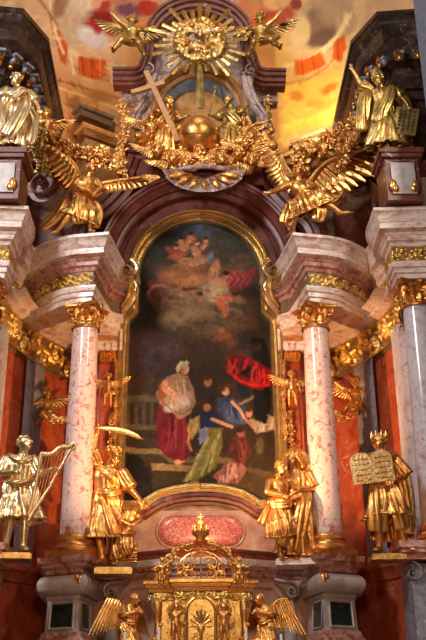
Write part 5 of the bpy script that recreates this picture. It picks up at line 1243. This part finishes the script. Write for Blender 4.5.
for s in (-1,1): g = MB(); g.lathe([(.09,0),(.07,.03),(.05,.05),(.07,.09),(.03,.12)], (s*.66,.0,zr), 14); g.build('corner_pedestal', M['gold'], t)
for (px, pyf, pyh, lab, po) in ((162,589,556,'gilded putto standing on the left corner of the tabernacle', FLY2),(240,589,556,'gilded putto standing on the right corner of the tabernacle', FLY1)):
    putto(px, pyf-2, pyh, 14.12, lab, dict(po, ka=CHILD['ka'], kb=CHILD['kb'], fa=CHILD['fa'], fb=CHILD['fb']), 0, wings=False, k=1.0)
for (px, lab, rz) in ((176,'gilded atlas child carrying the tabernacle cornice, left of the door',.1),(224,'gilded atlas child carrying the tabernacle cornice, right of the door',-.1)):
    putto(px, 640, 602, 14.1, lab, dict(ha=(-.12,-.1,.92), ea=(-.2,-.06,.78), hb=(.12,-.1,.92), eb=(.2,-.06,.78)), rz, wings=False, k=1.02)
# adoring angels beside the tabernacle
for (px, s, lab) in ((128,-1,'gilded adoring angel with folded wings, left of the tabernacle'),(267,1,'gilded adoring angel with folded wings, right of the tabernacle')):
    b, h = place(px, 668, 607, 14.4)
    figure('adoring_angel', lab, 'statue', b, h*1.25, -s*.6,
       dict(hea=(-s*.06,-.08,.90) if 0 else (-s*.05,-.08,.90), ea=(-.15,-.07,.68), ha=(-.03,-.2,.72), eb=(.15,-.07,.68), hb=(.03,-.2,.72), ka=(-.07,-.12,.30), kb=(.07,-.02,.28)),
       look=(-s*.5,-1,-.2), robe=dict(hem=.95, flare=.08, nf=11, amp=.3, seed=40+s),
       swags=(([(-.12,0,.66),(0,-.12,.6),(.12,-.02,.66)], .045,.045),), wings=(((-.05,.07,.76),(-.26,.16,.92),(-.25,.1,-1),dict(w=1.15,n1=8,fan=.15,bow=.2)), ((.05,.07,.76),(.26,.16,.92),(.25,.1,-1),dict(w=1.15,n1=8,fan=.15,bow=.2))))
    g = MB(); g.box((0,.1,0),(.6,.6,.5)); o = g.build('angel_plinth', M['grey']); o.location = b+V((0,.05,-.26)); tag(o, 'grey stone block under the adoring angel %s of the tabernacle' % SIDE[s], 'base')
# candles
for px, py, lab in ((125,632,'white candle in front of the left adoring angel'),(159,627,'white candle at the left front of the tabernacle'),(246,627,'white candle at the right front of the tabernacle'),(281,634,'white candle in front of the right adoring angel')):
    p_ = at(px, py, 13.7); t = thing('altar_candle', lab, 'candle', (p_.x, p_.y, p_.z-1.0))
    g = MB(); g.lathe([(.001,0),(.021,0),(.021,.97),(.016,.995),(.003,1.0)], n=14); g.build('candle_stick', M['white'], t); g = MB(); g.cap((0,0,.99),(0,0,1.02), .004,.003, 6); g.build('wick', M['ink'], t)
    g = MB(); g.lathe([(.09,-.5),(.10,-.47),(.03,-.42),(.022,-.2),(.04,-.12),(.022,-.06),(.05,-.01),(.055,.01),(.0,.01)], n=16); g.build('candleholder', M['gold'], t)
# altar table carrying candles
p_ = at(200, 640, 13.7); g = MB(); g.box((TX,14.0,-.55),(3.2,1.0,.08)); g.box((TX,14.1,-1.1),(3.0,.8,1.0)); tag(g.build('altar_table', M['grey']), 'long stone altar table below the tabernacle', 'table')
# unused prototypes must not stay loose
for o in (ch, cloud0, cloud1):
    if o.name not in used and not o.get('label'): pass
# ------------------------------------------------------------------ light
def area(name, loc, target, size, power, color, sy=None):
    l = bpy.data.lights.new(name, 'AREA'); l.energy = power; l.color = color; l.size = size
    if sy: l.shape = 'RECTANGLE'; l.size_y = sy
    o = bpy.data.objects.new(name, l); col.objects.link(o); o.location = loc
    o.rotation_euler = (V(target)-V(loc)).to_track_quat('-Z', 'Y').to_euler(); return o
def spot(name, loc, target, power, color, deg=60, r=.15):
    l = bpy.data.lights.new(name, 'SPOT'); l.energy = power; l.color = color; l.spot_size = math.radians(deg); l.spot_blend = .6; l.shadow_soft_size = r
    o = bpy.data.objects.new(name, l); col.objects.link(o); o.location = loc
    o.rotation_euler = (V(target)-V(loc)).to_track_quat('-Z', 'Y').to_euler(); return o
area('nave_window_left', (-7,4,12), (0.5,16.5,7.5), 1.2, 1150, (.97,.96,1.0), 2.4)
area('highlight_right', (7,3,13), (0,17,8), 1.2, 680, (1.0,.86,.70), 2.4)  # added area light giving the gold highlights from the right; no window there
area('front_fill', (0,2,3), (0,17,6), 1.0, 270, (1,.66,.38))  # added warm fill from the front, stands for no lamp
spot('altar_uplight', (-1.1,13.2,2.35), (1.8,16.0,4.4), 1500, (1,.52,.22), 52, .05)
spot('altar_uplight', (1.1,13.2,2.35), (-1.7,16.0,4.4), 1050, (1,.52,.22), 52, .05)
spot('predella_lamp', (.1,15.2,2.5), (0,17.0,3.0), 60, (1,.50,.20), 120, .1)
spot('vault_lamp', (2.5,17.2,12.0), (2.6,19.5,13.2), 400, (1,.80,.48), 120)
spot('vault_lamp', (-2.4,16.2,10.2), (-2.4,19.5,12.8), 260, (1,.66,.40), 120)
area('vault_window', (0,12,17), (0,19,13), 3.0, 120, (1,.85,.7))
w = bpy.data.worlds.new('world'); sc.world = w; w.use_nodes = True
bg = w.node_tree.nodes['Background']; bg.inputs[0].default_value = (.62,.46,.36,1); bg.inputs[1].default_value = .08
sc.view_settings.view_transform = 'Standard'; sc.view_settings.look = 'None'; sc.view_settings.gamma = 1; sc.view_settings.exposure = .1; sc.view_settings.use_curve_mapping = False
